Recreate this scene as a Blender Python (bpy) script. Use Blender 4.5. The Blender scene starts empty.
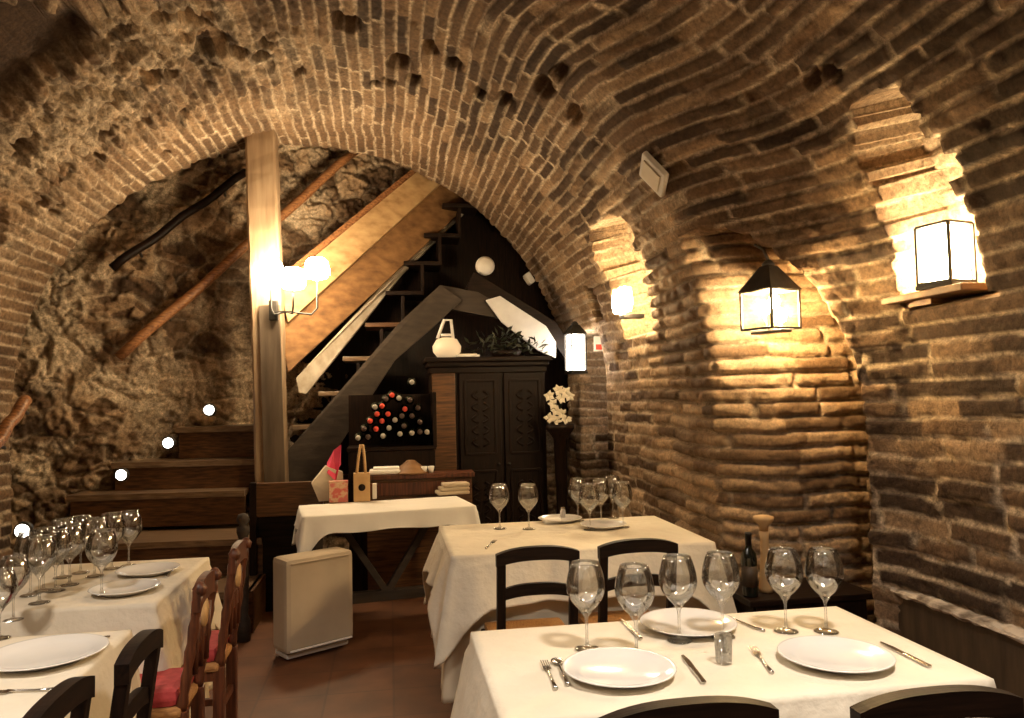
import bpy, bmesh, math, random
import numpy as np
from mathutils import Vector, Matrix
random.seed(7); rng = np.random.default_rng(11)
S = bpy.context.scene; C = S.collection
PI = math.pi
# ------------------------------------------------------------------ camera
F, YAW, PITCH, ROLL, EYE = 760.0, math.radians(9.169), math.radians(2.895), math.radians(1.2), 1.5
_f = Vector((math.sin(YAW)*math.cos(PITCH), math.cos(YAW)*math.cos(PITCH), math.sin(PITCH)))
_r0 = Vector((math.cos(YAW), -math.sin(YAW), 0)); _u0 = _r0.cross(_f)
_r = math.cos(ROLL)*_r0 - math.sin(ROLL)*_u0; _u = math.sin(ROLL)*_r0 + math.cos(ROLL)*_u0
cd = bpy.data.cameras.new('camera'); cam = bpy.data.objects.new('camera', cd); C.objects.link(cam)
cd.sensor_fit = 'HORIZONTAL'; cd.sensor_width = 36; cd.lens = 36*F/1024; cd.clip_start = .05
M3 = Matrix((_r, _u, -_f)).transposed(); cam.matrix_world = Matrix.Translation((0, 0, EYE)) @ M3.to_4x4()
S.camera = cam
S.view_settings.view_transform = 'Standard'; S.view_settings.look = 'None'
S.view_settings.exposure = 0.0; S.view_settings.gamma = 1.0; S.view_settings.use_curve_mapping = False
S.cycles.max_bounces = 8; S.cycles.diffuse_bounces = 4; S.cycles.transparent_max_bounces = 24
S.cycles.sample_clamp_indirect = 6.0
w = bpy.data.worlds.new('world'); S.world = w; w.use_nodes = True
w.node_tree.nodes['Background'].inputs[0].default_value = (1, .8, .6, 1); w.node_tree.nodes['Background'].inputs[1].default_value = .02

def ray(px, py): return (_f + _r*((px-512)/F) + _u*((359-py)/F))
def onz(px, py, z): d = ray(px, py); return Vector((0, 0, EYE)) + d*((z-EYE)/d.z)
def ony(px, py, y): d = ray(px, py); return Vector((0, 0, EYE)) + d*(y/d.y)
def onx(px, py, x): d = ray(px, py); return Vector((0, 0, EYE)) + d*(x/d.x)

# added soft area lights for assumed ceiling lamps, out of view above and behind
def area(name, loc, size, power, col, rot=(0, 0, 0)):
    l = bpy.data.lights.new(name, 'AREA'); l.shape = 'DISK'; l.size = size; l.energy = power; l.color = col; l.spread = math.radians(125)
    o = bpy.data.objects.new(name, l); o.location = loc; o.rotation_euler = rot; C.objects.link(o); return o
WARM = (1, .74, .46); NEUT = (1, .88, .75)
ASSUMED_LAMPS = [(-1.6, 1.3, 3.33, 40), (1.15, 1.0, 3.3, 46), (-.4, -1.2, 3.6, 34)]
for k, (x, y, z, p) in enumerate(ASSUMED_LAMPS):
    area('assumed_ceiling_light', (x, y, z-.12), .3, p, NEUT)  # wide fill added over the tables; its lamp is assumed

# ------------------------------------------------------------------ materials
def newmat(name):
    m = bpy.data.materials.new(name); m.use_nodes = True; nt = m.node_tree
    return m, nt, nt.nodes['Principled BSDF']
def N(nt, t, **k):
    n = nt.nodes.new(t)
    for a, b in k.items():
        if a.startswith('i_'): n.inputs[a[2:].replace('_', ' ')].default_value = b
        else: setattr(n, a, b)
    return n
def ramp(nt, src, stops):
    r = nt.nodes.new('ShaderNodeValToRGB'); e = r.color_ramp.elements
    while len(e) < len(stops): e.new(.5)
    for q, (p, c) in zip(e, stops): q.position = p; q.color = (*c, 1)
    nt.links.new(src, r.inputs[0]); return r
def bump(nt, b, src, s, dist=.01):
    n = N(nt, 'ShaderNodeBump'); n.inputs['Strength'].default_value = s; n.inputs['Distance'].default_value = dist
    nt.links.new(src, n.inputs['Height']); nt.links.new(n.outputs[0], b.inputs['Normal']); return n
def coords(nt, sc=(1, 1, 1)):
    t = N(nt, 'ShaderNodeTexCoord'); m = N(nt, 'ShaderNodeMapping'); m.inputs['Scale'].default_value = sc
    nt.links.new(t.outputs['Object'], m.inputs[0]); return m.outputs[0]
def noisemat(name, stops, scale=8, rough=.7, sc=(1, 1, 1), bs=.3, bd=.005, detail=8, spec=.4, metal=0, sheen=0, bscale=None):
    m, nt, b = newmat(name); co = coords(nt, sc)
    n = N(nt, 'ShaderNodeTexNoise'); n.inputs['Scale'].default_value = scale; n.inputs['Detail'].default_value = detail
    nt.links.new(co, n.inputs[0]); r = ramp(nt, n.outputs[0], stops); nt.links.new(r.outputs[0], b.inputs['Base Color'])
    b.inputs['Roughness'].default_value = rough; b.inputs['Specular IOR Level'].default_value = spec; b.inputs['Metallic'].default_value = metal
    if bscale:
        n = N(nt, 'ShaderNodeTexNoise'); n.inputs['Scale'].default_value = bscale; n.inputs['Detail'].default_value = 6; nt.links.new(co, n.inputs[0])
    if bs: bump(nt, b, n.outputs[0], bs, bd)
    return m
def wood(name, a, b_, scale=5, rough=.5, spec=.4, sc=(14, 14, 1.2)):
    return noisemat(name, [(.3, a), (.7, b_)], scale, rough, sc, .25, .004, 6, spec)
M = {}
M['dark_wood'] = wood('dark_wood', (.004, .0022, .0016), (.019, .0085, .0045), rough=.5, spec=.16)
M['dark_wood_h'] = wood('dark_wood_h', (.004, .0022, .0016), (.019, .0085, .0045), rough=.5, spec=.16, sc=(1.2, 14, 14))
M['red_wood'] = wood('red_wood', (.04, .012, .006), (.15, .048, .02), rough=.42)
M['stair_wood'] = wood('stair_wood', (.035, .016, .007), (.16, .07, .025), rough=.45, sc=(1.2, 14, 14))
M['tread_wood'] = wood('tread_wood', (.10, .06, .035), (.26, .17, .10), rough=.28, sc=(1.2, 14, 14), spec=.6)
M['beam_wood'] = noisemat('beam_wood', [(.25, (.20, .13, .075)), (.5, (.36, .25, .155)), (.8, (.50, .38, .25))], 2.2, .6, (7, 7, .8), .5, .01, 8)
M['beam_wood_x'] = noisemat('beam_wood_x', [(.25, (.30, .17, .07)), (.5, (.5, .32, .15)), (.8, (.62, .43, .22))], 2.2, .6, (.8, 7, 7), .4, .008, 8)
M['board_wood'] = noisemat('board_wood', [(.25, (.12, .055, .02)), (.8, (.34, .18, .07))], 2.4, .6, (.8, 7, 7), .4, .008, 8)
M['grey_plank'] = noisemat('grey_plank', [(.25, (.022, .015, .010)), (.8, (.06, .042, .03))], 2.6, .7, (1.0, 8, 8), .5, .01, 8)
M['rail_wood'] = wood('rail_wood', (.12, .04, .015), (.42, .2, .08), rough=.45, sc=(1.2, 14, 14))
M['linen'] = noisemat('linen', [(.3, (.68, .60, .47)), (.7, (.80, .72, .58))], 3, .85, (1, 1, 1), .9, .03, 5, .15, bscale=5)
M['post_shade_wood'] = noisemat('post_shade_wood', [(.25, (.06, .042, .028)), (.8, (.17, .125, .085))], 2.2, .65, (7, 7, .8), .5, .01, 8)  # dark tone for the shade on the post's lower front
M['linen_under'] = noisemat('linen_under', [(.3, (.55, .46, .33)), (.7, (.66, .56, .42))], 3, .85, (1, 1, 1), .5, .012, 5, .15, bscale=6)
M['linen_white'] = noisemat('linen_white', [(.3, (.78, .75, .70)), (.7, (.86, .83, .78))], 3, .85, (1, 1, 1), .4, .01, 5, .15, bscale=7)
M['ceramic'] = noisemat('ceramic', [(.3, (.74, .71, .66)), (.7, (.82, .79, .74))], 4, .13, (1, 1, 1), 0, spec=.6)
M['cover_cloth'] = noisemat('cover_cloth', [(.3, (.42, .34, .245)), (.7, (.52, .43, .32))], 3, .8, (1, 1, 1), .3, .006, 4, .15, bscale=9)
M['steel'] = noisemat('steel', [(.3, (.55, .52, .48)), (.7, (.65, .62, .57))], 5, .18, metal=1, bs=0)
M['iron'] = noisemat('iron', [(.3, (.012, .011, .01)), (.7, (.04, .035, .03))], 20, .45, bs=.2)
M['red_fabric'] = noisemat('red_fabric', [(.3, (.30, .03, .03)), (.7, (.48, .06, .06))], 30, .8, bs=.3)
M['rush'] = noisemat('rush', [(.3, (.25, .11, .035)), (.7, (.5, .26, .09))], 10, .7, (40, 3, 3), .5, .004)
M['plaster'] = noisemat('plaster', [(.3, (.34, .28, .21)), (.7, (.56, .49, .40))], 9, .9, bs=.7, bd=.02)
M['ledge'] = noisemat('ledge', [(.35, (.16, .12, .085)), (.6, (.55, .46, .36))], 14, .9, bs=.9, bd=.03)
M['white_plaster'] = noisemat('white_plaster', [(.3, (.60, .58, .56)), (.7, (.75, .73, .70))], 7, .85, bs=.5, bd=.01)
M['white_plastic'] = noisemat('white_plastic', [(.3, (.62, .58, .52)), (.7, (.70, .66, .60))], 5, .5, bs=0)
M['pink'] = noisemat('pink', [(.3, (.80, .05, .14)), (.7, (.9, .12, .22))], 12, .6, bs=.3)
M['pink_pattern'] = noisemat('pink_pattern', [(.40, (.55, .12, .10)), (.5, (.62, .45, .28)), (.6, (.6, .16, .14))], 16, .6, bs=0)
M['tan'] = noisemat('tan', [(.3, (.50, .30, .13)), (.7, (.62, .41, .2))], 9, .6, bs=.1)
M['cream'] = noisemat('cream', [(.3, (.62, .54, .42)), (.7, (.74, .66, .53))], 9, .7, bs=.2)
M['bottle'] = noisemat('bottle', [(.3, (.004, .006, .004)), (.7, (.012, .014, .009))], 5, .08, bs=0, spec=.7)
M['cap_red'] = noisemat('cap_red', [(.3, (.62, .05, .03)), (.7, (.75, .09, .05))], 9, .35, bs=0)
M['cap_grey'] = noisemat('cap_grey', [(.3, (.35, .32, .29)), (.7, (.5, .47, .42))], 9, .35, bs=0)
M['cap_dark'] = noisemat('cap_dark', [(.3, (.05, .03, .025)), (.7, (.10, .06, .05))], 9, .35, bs=0)
M['leaf'] = noisemat('leaf', [(.3, (.015, .02, .01)), (.7, (.05, .05, .03))], 9, .5, bs=0)
M['petal'] = noisemat('petal', [(.3, (.72, .64, .50)), (.7, (.85, .78, .66))], 9, .6, bs=0)
M['panel'] = noisemat('panel', [(.3, (.035, .022, .013)), (.7, (.085, .055, .03))], 4, .55, (6, 6, 1), .2)
def emis(name, col, st, base=(.8, .7, .5)):
    m, nt, b = newmat(name); b.inputs['Base Color'].default_value = (*base, 1)
    b.inputs['Emission Color'].default_value = (*col, 1); b.inputs['Emission Strength'].default_value = st; b.inputs['Roughness'].default_value = .5
    return m
M['shade_glow'] = emis('shade_glow', (1, .76, .46), 108)
M['niche_glow'] = emis('niche_glow', (1, .74, .40), 130)
M['lantern_bulb'] = emis('lantern_bulb', (1, .72, .38), 800)
M['cool_glow'] = emis('cool_glow', (1, .86, .70), 26)
M['step_glow'] = emis('step_glow', (1, .95, .85), 14)
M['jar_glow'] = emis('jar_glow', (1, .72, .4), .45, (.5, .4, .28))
def glassmat(name, tint=(1, 1, 1), k=.55):
    m = bpy.data.materials.new(name); m.use_nodes = True; nt = m.node_tree; nt.nodes.clear()
    o = N(nt, 'ShaderNodeOutputMaterial'); mx = N(nt, 'ShaderNodeMixShader')
    t = N(nt, 'ShaderNodeBsdfTransparent'); t.inputs[0].default_value = (*tint, 1)
    g = N(nt, 'ShaderNodeBsdfGlossy'); g.inputs['Roughness'].default_value = .03; g.inputs[0].default_value = (1, 1, 1, 1)
    lw = N(nt, 'ShaderNodeLayerWeight'); lw.inputs[0].default_value = k
    mt = N(nt, 'ShaderNodeMath', operation='MULTIPLY_ADD'); mt.inputs[1].default_value = .75; mt.inputs[2].default_value = .11
    nt.links.new(lw.outputs['Fresnel'], mt.inputs[0]); nt.links.new(mt.outputs[0], mx.inputs[0])
    nt.links.new(t.outputs[0], mx.inputs[1]); nt.links.new(g.outputs[0], mx.inputs[2]); nt.links.new(mx.outputs[0], o.inputs[0])
    return m
M['glass'] = glassmat('glass', (.95, .95, .94), .35)
M['pane'] = glassmat('pane', (.97, .95, .9), .2)

def frost():
    m = bpy.data.materials.new('frosted_pane'); m.use_nodes = True; nt = m.node_tree; nt.nodes.clear()
    o = N(nt, 'ShaderNodeOutputMaterial'); mx = N(nt, 'ShaderNodeMixShader'); t = N(nt, 'ShaderNodeBsdfTransparent'); g = N(nt, 'ShaderNodeBsdfTranslucent'); g.inputs[0].default_value = (.9, .75, .5, 1)
    t.inputs[0].default_value = (1, .95, .85, 1); mx.inputs[0].default_value = .010; nt.links.new(t.outputs[0], mx.inputs[1]); nt.links.new(g.outputs[0], mx.inputs[2]); nt.links.new(mx.outputs[0], o.inputs[0]); return m
M['frost'] = frost()
# terracotta floor
def floormat():
    m, nt, b = newmat('floor_tiles'); co = coords(nt)
    br = N(nt, 'ShaderNodeTexBrick'); br.inputs['Scale'].default_value = 1; br.inputs['Brick Width'].default_value = .34; br.inputs['Row Height'].default_value = .34
    br.offset = 0; br.inputs['Mortar Size'].default_value = .006; br.inputs['Bias'].default_value = 0
    br.inputs['Color1'].default_value = (.13, .052, .022, 1); br.inputs['Color2'].default_value = (.17, .07, .03, 1); br.inputs['Mortar'].default_value = (.10, .042, .02, 1)
    nt.links.new(co, br.inputs[0]); n = N(nt, 'ShaderNodeTexNoise'); n.inputs['Scale'].default_value = 5; n.inputs['Detail'].default_value = 8; nt.links.new(co, n.inputs[0])
    mx = N(nt, 'ShaderNodeMix', data_type='RGBA', blend_type='MULTIPLY'); mx.inputs[0].default_value = .7
    r = ramp(nt, n.outputs[0], [(.3, (.5, .45, .4)), (.7, (1.2, 1.15, 1.1))])
    nt.links.new(br.outputs[0], mx.inputs[6]); nt.links.new(r.outputs[0], mx.inputs[7]); nt.links.new(mx.outputs[2], b.inputs['Base Color'])
    b.inputs['Roughness'].default_value = .5; bump(nt, b, n.outputs[0], .25, .01); return m
M['floor'] = floormat()
def brickmat():
    m, nt, b = newmat('old_brick'); co = coords(nt)
    at = N(nt, 'ShaderNodeAttribute', attribute_name='mortar'); at2 = N(nt, 'ShaderNodeAttribute', attribute_name='tone')
    n1 = N(nt, 'ShaderNodeTexNoise'); n1.inputs['Scale'].default_value = 38; n1.inputs['Detail'].default_value = 8; n1.inputs['Roughness'].default_value = .78; nt.links.new(co, n1.inputs[0])
    n2 = N(nt, 'ShaderNodeTexNoise'); n2.inputs['Scale'].default_value = 2.2; n2.inputs['Detail'].default_value = 5; nt.links.new(co, n2.inputs[0])
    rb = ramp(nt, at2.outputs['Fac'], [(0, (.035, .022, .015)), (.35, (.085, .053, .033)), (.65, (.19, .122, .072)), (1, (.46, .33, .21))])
    rm = ramp(nt, n1.outputs[0], [(.3, (.38, .30, .21)), (.7, (.72, .61, .46))])
    mx = N(nt, 'ShaderNodeMix', data_type='RGBA'); nt.links.new(at.outputs['Fac'], mx.inputs[0]); nt.links.new(rb.outputs[0], mx.inputs[6]); nt.links.new(rm.outputs[0], mx.inputs[7])
    r1 = ramp(nt, n1.outputs[0], [(.30, (.30, .28, .26)), (.5, (1, 1, 1)), (.72, (1.9, 1.8, 1.65))])
    m2 = N(nt, 'ShaderNodeMix', data_type='RGBA', blend_type='MULTIPLY'); m2.inputs[0].default_value = .85; nt.links.new(mx.outputs[2], m2.inputs[6]); nt.links.new(r1.outputs[0], m2.inputs[7])
    r2 = ramp(nt, n2.outputs[0], [(.3, (.7, .66, .62)), (.7, (1.2, 1.15, 1.1))])
    m3 = N(nt, 'ShaderNodeMix', data_type='RGBA', blend_type='MULTIPLY'); m3.inputs[0].default_value = .8; nt.links.new(m2.outputs[2], m3.inputs[6]); nt.links.new(r2.outputs[0], m3.inputs[7])
    nt.links.new(m3.outputs[2], b.inputs['Base Color']); b.inputs['Roughness'].default_value = .85; b.inputs['Specular IOR Level'].default_value = .2
    bump(nt, b, n1.outputs[0], 1.0, .016); return m
M['brick'] = brickmat()

# ------------------------------------------------------------------ object helpers
def link(name, me, mat=None, parent=None):
    if mat: me.materials.append(M[mat] if isinstance(mat, str) else mat)
    o = bpy.data.objects.new(name, me); C.objects.link(o)
    if parent: o.parent = parent
    return o
def thing(name, label, cat, loc=(0, 0, 0), rz=0, group=None):
    o = bpy.data.objects.new(name, None); C.objects.link(o); o.empty_display_size = .05
    o.location = loc; o.rotation_euler = (0, 0, rz); return tag(o, label, cat, group)
def tag(o, label, cat, group=None):
    o['label'] = label; o['category'] = cat
    if group: o['group'] = group
    return o
def struct(o): o['kind'] = 'structure'; return o
def copy_tree(o, parent=None):
    c = o.copy(); C.objects.link(c)
    if parent: c.parent = parent
    for ch in o.children: copy_tree(ch, c)
    return c
class MB:
    def __init__(s): s.v = []; s.f = []; s.sm = []
    def add(s, vs, fs, smooth=False):
        k = len(s.v); s.v += [tuple(v) for v in vs]; s.f += [tuple(i+k for i in f) for f in fs]; s.sm += [smooth]*len(fs); return s
    def box(s, c, d, rot=None, bev=0.0):
        x, y, z = d[0]/2, d[1]/2, d[2]/2; R_ = rot if rot is not None else Matrix.Identity(3); c = Vector(c)
        if bev <= 0:
            vs = [c + R_ @ Vector((i*x, j*y, k*z)) for i in (-1, 1) for j in (-1, 1) for k in (-1, 1)]
            return s.add(vs, [(0, 1, 3, 2), (4, 6, 7, 5), (0, 4, 5, 1), (2, 3, 7, 6), (0, 2, 6, 4), (1, 5, 7, 3)])
        bm = bmesh.new(); bmesh.ops.create_cube(bm, size=1); bmesh.ops.scale(bm, vec=d, verts=bm.verts)
        bmesh.ops.bevel(bm, geom=list(bm.edges), offset=min(bev, min(d)*.45), segments=2, affect='EDGES', profile=.6)
        vs = [c + R_ @ v.co for v in bm.verts]; bm.verts.index_update(); fs = [[v.index for v in f.verts] for f in bm.faces]; bm.free()
        return s.add(vs, fs)
    def bar(s, a, b, w_, h_, up=(0, 0, 1), bev=.004):
        a, b = Vector(a), Vector(b); d = (b-a); L = d.length; d.normalize(); up = Vector(up)
        x = d.cross(up).normalized(); z = x.cross(d)
        return s.box((a+b)/2, (w_, L, h_), Matrix((x, d, z)).transposed(), bev)
    def tube(s, pts, r, n=10, cap=True):
        pts = [Vector(p) for p in pts]; rs = r if isinstance(r, (list, tuple)) else [r]*len(pts); vs = []; fs = []
        ref = None
        for i, p in enumerate(pts):
            t = (pts[min(i+1, len(pts)-1)]-pts[max(i-1, 0)]).normalized()
            if ref is None: ref = t.cross(Vector((0, 0, 1))) if abs(t.z) < .9 else t.cross(Vector((1, 0, 0)))
            a = (ref - t*ref.dot(t)).normalized(); ref = a; b = t.cross(a)
            vs += [p + (a*math.cos(2*PI*k/n)+b*math.sin(2*PI*k/n))*rs[i] for k in range(n)]
        for i in range(len(pts)-1):
            for k in range(n): fs.append((i*n+k, i*n+(k+1) % n, (i+1)*n+(k+1) % n, (i+1)*n+k))
        if cap: fs += [tuple(range(n-1, -1, -1)), tuple((len(pts)-1)*n+k for k in range(n))]
        return s.add(vs, fs, True)
    def lathe(s, prof, n=24, c=(0, 0, 0), sx=1, sy=1, axis='z'):
        vs = []; fs = []
        for r, z in prof:
            for k in range(n):
                a = 2*PI*k/n; p = (r*math.cos(a)*sx, r*math.sin(a)*sy, z)
                if axis == 'y': p = (p[0], p[2], p[1])
                vs.append((c[0]+p[0], c[1]+p[1], c[2]+p[2]))
        for i in range(len(prof)-1):
            for k in range(n): fs.append((i*n+k, i*n+(k+1) % n, (i+1)*n+(k+1) % n, (i+1)*n+k))
        if prof[0][0] > 1e-5: fs.append(tuple(range(n-1, -1, -1))) if len(prof) and s.capped else None
        if prof[-1][0] > 1e-5 and s.capped: fs.append(tuple((len(prof)-1)*n+k for k in range(n)))
        return s.add(vs, fs, True)
    capped = True
    def prism(s, poly, y0, y1, plane='xz'):
        n = len(poly)
        mk = (lambda p, y: (p[0], y, p[1])) if plane == 'xz' else ((lambda p, y: (y, p[0], p[1])) if plane == 'yz' else (lambda p, y: (p[0], p[1], y)))
        vs = [mk(p, y0) for p in poly]+[mk(p, y1) for p in poly]
        fs = [tuple(range(n)), tuple(range(2*n-1, n-1, -1))]+[(i, i+n, (i+1) % n+n, (i+1) % n) for i in range(n)]
        return s.add(vs, fs)
    def mesh(s, name='m'):
        me = bpy.data.meshes.new(name); me.from_pydata(s.v, [], s.f)
        me.polygons.foreach_set('use_smooth', s.sm); me.update()
        bm = bmesh.new(); bm.from_mesh(me); bmesh.ops.recalc_face_normals(bm, faces=bm.faces); bm.to_mesh(me); bm.free()
        return me
    def build(s, name, mat, parent=None): return link(name, s.mesh(name), mat, parent)

# ------------------------------------------------------------------ numpy noise
def _hash(i, j, k, seed):
    h = (i.astype(np.int64)*374761393 + j.astype(np.int64)*668265263 + k.astype(np.int64)*2147483647 + seed*1274126177) & 0xffffffff
    h = ((h ^ (h >> 13))*1274126177) & 0xffffffff; h = h ^ (h >> 16)
    return (h & 0xffffff)/float(0xffffff)
def vnoise(x, y, z, seed=0):
    i, j, k = np.floor(x), np.floor(y), np.floor(z); a, b, c = x-i, y-j, z-k
    a, b, c = a*a*(3-2*a), b*b*(3-2*b), c*c*(3-2*c); r = 0
    for di in (0, 1):
        for dj in (0, 1):
            for dk in (0, 1):
                r = r + _hash(i+di, j+dj, k+dk, seed)*(a if di else 1-a)*(b if dj else 1-b)*(c if dk else 1-c)
    return r
def fbm(x, y, z, o=4, seed=0):
    r = 0; am = 1; t = 0
    for q in range(o): r = r+am*vnoise(x*2**q, y*2**q, z*2**q, seed+q); t += am; am *= .5
    return r/t
def worley(x, y, seed=0):
    i0, j0 = np.floor(x), np.floor(y); f1 = np.full(x.shape, 9.); f2 = np.full(x.shape, 9.); idv = np.zeros(x.shape)
    for di in (-1, 0, 1):
        for dj in (-1, 0, 1):
            i, j = i0+di, j0+dj; px = i+_hash(i, j, i*0, seed); py = j+_hash(i, j, i*0, seed+5)
            d = np.hypot(x-px, y-py); h = _hash(i, j, i*0, seed+9)
            near = d < f1; f2 = np.where(near, f1, np.minimum(f2, d)); idv = np.where(near, h, idv); f1 = np.where(near, d, f1)
    return f1, f2, idv
def sstep(a, b, x): t = np.clip((x-a)/(b-a), 0, 1); return t*t*(3-2*t)

# ------------------------------------------------------------------ the brick vault (walls and ceiling in one shell of masonry)
LX, ZS, CR = -2.7, 1.5, 3.78
R_NEAR, R_FAR = 2.32, 1.86
PF = 3.92                                                        # where the pier's face crosses the aisle
def Rx(y): return R_NEAR + (R_FAR-R_NEAR)*sstep(3.0, 4.1, y)
def yend(x): return 6.0+(x+2.7)*.396
def section(th, y):
    R_ = Rx(y); xc = (LX+R_)/2; a = (R_-LX)/2
    return xc+a*np.cos(th), ZS+(CR-ZS)*np.sin(th)
def vault_hit(px, py):
    d = ray(px, py); t = .5
    while t < 12:
        p = Vector((0, 0, EYE))+d*t; R_ = float(Rx(p.y)); xc = (LX+R_)/2; a = (R_-LX)/2
        if p.z < ZS: ins = LX < p.x < R_
        else: ins = ((p.x-xc)/a)**2+((p.z-ZS)/(CR-ZS))**2 < 1
        if not ins: return p
        t += .004
    return p
def build_vault():
    r0 = 2.4; arc = PI*r0; du = .0135
    U = np.concatenate([np.arange(0, ZS, du), ZS+np.arange(0, arc, du), ZS+arc+np.arange(0, ZS+du, du)]); nU = len(U)
    th = np.clip((U-ZS)/r0, 0, PI)
    wallz = np.where(U < ZS, U, np.where(U > ZS+arc, ZS-(U-ZS-arc), -1))
    sec_z = np.where(wallz >= 0, wallz, ZS+(CR-ZS)*np.sin(th)); right = (th < PI/2)
    xfar = section(th, 5.)[0]
    YE = yend(xfar)
    # first recess (arched half-opening) : ya(z), depth
    t_ = np.clip((sec_z-1.25)/(2.42-1.25), 0, 1); ya = 3.30+(PF-3.30)*(1-np.sqrt(np.clip(1-t_**2, 0, 1)))
    D1 = np.where(right & (sec_z < 2.42), .75, 0); ya = np.where(D1 > 0, ya, PF)
    D2 = np.where(right & (sec_z < 2.08), .5, 0)
    Y = []; O = []; seg = []
    def rows(n, f, g, sid, first=True):
        for q in range(n):
            t = (q+1)/n; Y.append(f(t)+0*U); O.append(g(t)+0*U); seg.append(sid)
    Y.append(-3.0+0*U); O.append(0*U); seg.append(0)
    rows(44, lambda t: -3+4.6*t, lambda t: 0, 0)
    rows(80, lambda t: 1.6+1.7*t, lambda t: 0, 0)
    rows(30, lambda t: 3.3+(ya-3.3)*t, lambda t: 0, 0)
    c0 = len(Y)
    rows(24, lambda t: ya, lambda t: D1*t, 1)
    rows(16, lambda t: ya+(PF-ya)*t, lambda t: D1, 1)
    def fo(t): return D1*np.maximum(0, 1-t*1.08)
    rows(56, lambda t: PF+.22*max(0, (t-.60)/.40)**2, lambda t: D1*(1-t), 1)
    c1 = len(Y)
    Y0 = PF+.22
    yA = Y0+(YE-Y0)*.61; yB = Y0+(YE-Y0)*.87
    rows(112, lambda t: Y0+(yA-Y0)*t, lambda t: 0, 0)
    c2 = len(Y)
    rows(8, lambda t: yA, lambda t: D2*t, 2)
    rows(28, lambda t: yA+(yB-yA)*t, lambda t: D2, 0)
    c3 = len(Y)
    rows(20, lambda t: yB, lambda t: D2*(1-t), 2)
    c4 = len(Y)
    rows(24, lambda t: yB+(YE-yB)*t, lambda t: 0, 0)
    c5 = len(Y)
    rows(14, lambda t: YE, lambda t: 0, 3)
    Y = np.array(Y).T; O = np.array(O).T; nR = Y.shape[1]
    R_ = Rx(Y); xc = (LX+R_)/2; a = (R_-LX)/2
    X = xc+a*np.cos(th)[:, None]; Z = np.repeat(sec_z[:, None], nR, 1).astype(float)
    base = np.stack([X+O, Y, Z], -1)
    # rim thickness at the far end
    ox = np.cos(th)[:, None]; oz = np.where(wallz >= 0, 0, np.sin(th))[:, None]
    k = np.arange(1, 15)/14*.45
    base[:, c5:, 0] += ox*k; base[:, c5:, 2] += oz*k
    # path length for the bond pattern
    d = np.linalg.norm(np.diff(base, axis=1), axis=-1); Sx = np.concatenate([np.zeros((nU, 1)), np.cumsum(d, 1)], 1)
    mid = nU//2
    Sref = Sx - Sx[:, c1:c1+1] + 7.0                           # align bonds beyond the recess
    Sx = np.where(np.arange(nR)[None, :] >= c1, Sref, Y+3.0) ; Sx[:, c0:c1] = (Y+3.0)[:, c0-1:c0]+ (O[:, c0:c1] if True else 0)
    Sx[:, c0+40:c1] = 9.0-O[:, c0+40:c1]
    # surface frame
    def unit(v): return v/np.maximum(np.linalg.norm(v, axis=-1, keepdims=True), 1e-9)
    gu = np.gradient(base, axis=0); gs = np.gradient(base, axis=1); nr = np.cross(gu, gs)
    ln = np.linalg.norm(nr, axis=-1, keepdims=True)
    fall = np.stack([-ox+0*X, 0*X, -oz+0*X], -1)
    nr = unit(nr); 
    sgn = np.sign(np.sum(nr*fall, -1, keepdims=True)); mainly = np.abs(np.sum(nr*fall, -1, keepdims=True)) > .2
    s0 = np.sign(np.sum(np.cross(gu, gs)[5, 20]*fall[5, 20]))
    nr = np.where(ln < 1e-8, fall, nr*s0)
    x, y, z = base[..., 0], base[..., 1], base[..., 2]
    Ug = np.repeat(U[:, None], nR, 1)
    # ---- bond
    pitch = .085
    wob = .030*(fbm(Sx*1.1, Ug*.8, 0*Ug, 3, 3)-.5)*2 + .012*(fbm(Sx*5, Ug*2, 0*Ug, 2, 31)-.5)*2
    uu = (Ug+wob)/pitch; row = np.floor(uu); fu = uu-row
    bl = .34; off = _hash(row, 0*row, 0*row, 4)*bl
    ss = (Sx+off+.02*(fbm(Sx*9, Ug*9, 0*Ug, 2, 8)-.5)*2)/bl; col = np.floor(ss); fs = ss-col
    tone = _hash(row, col, 0*row, 6); hgt = _hash(row, col, 0*row, 7)
    jit = .05*(fbm(Sx*14, Ug*14, 0*Ug, 3, 12)-.5)*2
    du_ = np.minimum(fu, 1-fu)*pitch+jit*.12; ds_ = np.minimum(fs, 1-fs)*bl+jit*.2
    edge = np.minimum(du_, ds_*1.0); mortar = (1-sstep(.005, .013, du_))*(.75+.5*(fbm(Sx*3, Ug*6, 0*Ug, 3, 61)-.3)).clip(0, 1); mortar = np.maximum(mortar, (1-sstep(.006, .014, ds_))*sstep(.38, .55, fbm(Sx*4, Ug*4, 0*Ug, 2, 62)))
    # zones: ridge = pale joints stand proud (arch soffit); pier: joints are deep
    pier = (np.array(seg)[None, :] == 1)*(O > 0) + (Y > 3.85)*(Y < 5.2)*right[:, None]*(Z < 2.4)
    pier = np.clip(pier, 0, 1).astype(float)
    big = fbm(x*1.6+9, y*1.6, z*1.6, 4, 20)
    rubble = sstep(.15, .9, (th[:, None]-1.15)) * (1-sstep(-.95, -.15, (Y-yend(X))+.55*(fbm(x*2, y*2, z*2, 3, 44)-.5)*2))
    rubble = np.maximum(rubble, .0)*(th[:, None] < 2.75)
    fine = fbm(x*22, y*22, z*22, 4, 2)-.5
    med = fbm(x*5, y*5, z*5, 4, 5)-.5
    prof = np.clip(edge/.03, 0, 1); prof = np.sqrt(prof)
    h = (1-mortar)*(.006+.022*(hgt-.45)) + fine*.030 + med*.035
    h += mortar*(.004 - .024*pier - .010*(_hash(row, 1+0*row, 0*row, 2) > .55))
    h += (1-mortar)*prof*.012*(.4+pier)
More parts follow.
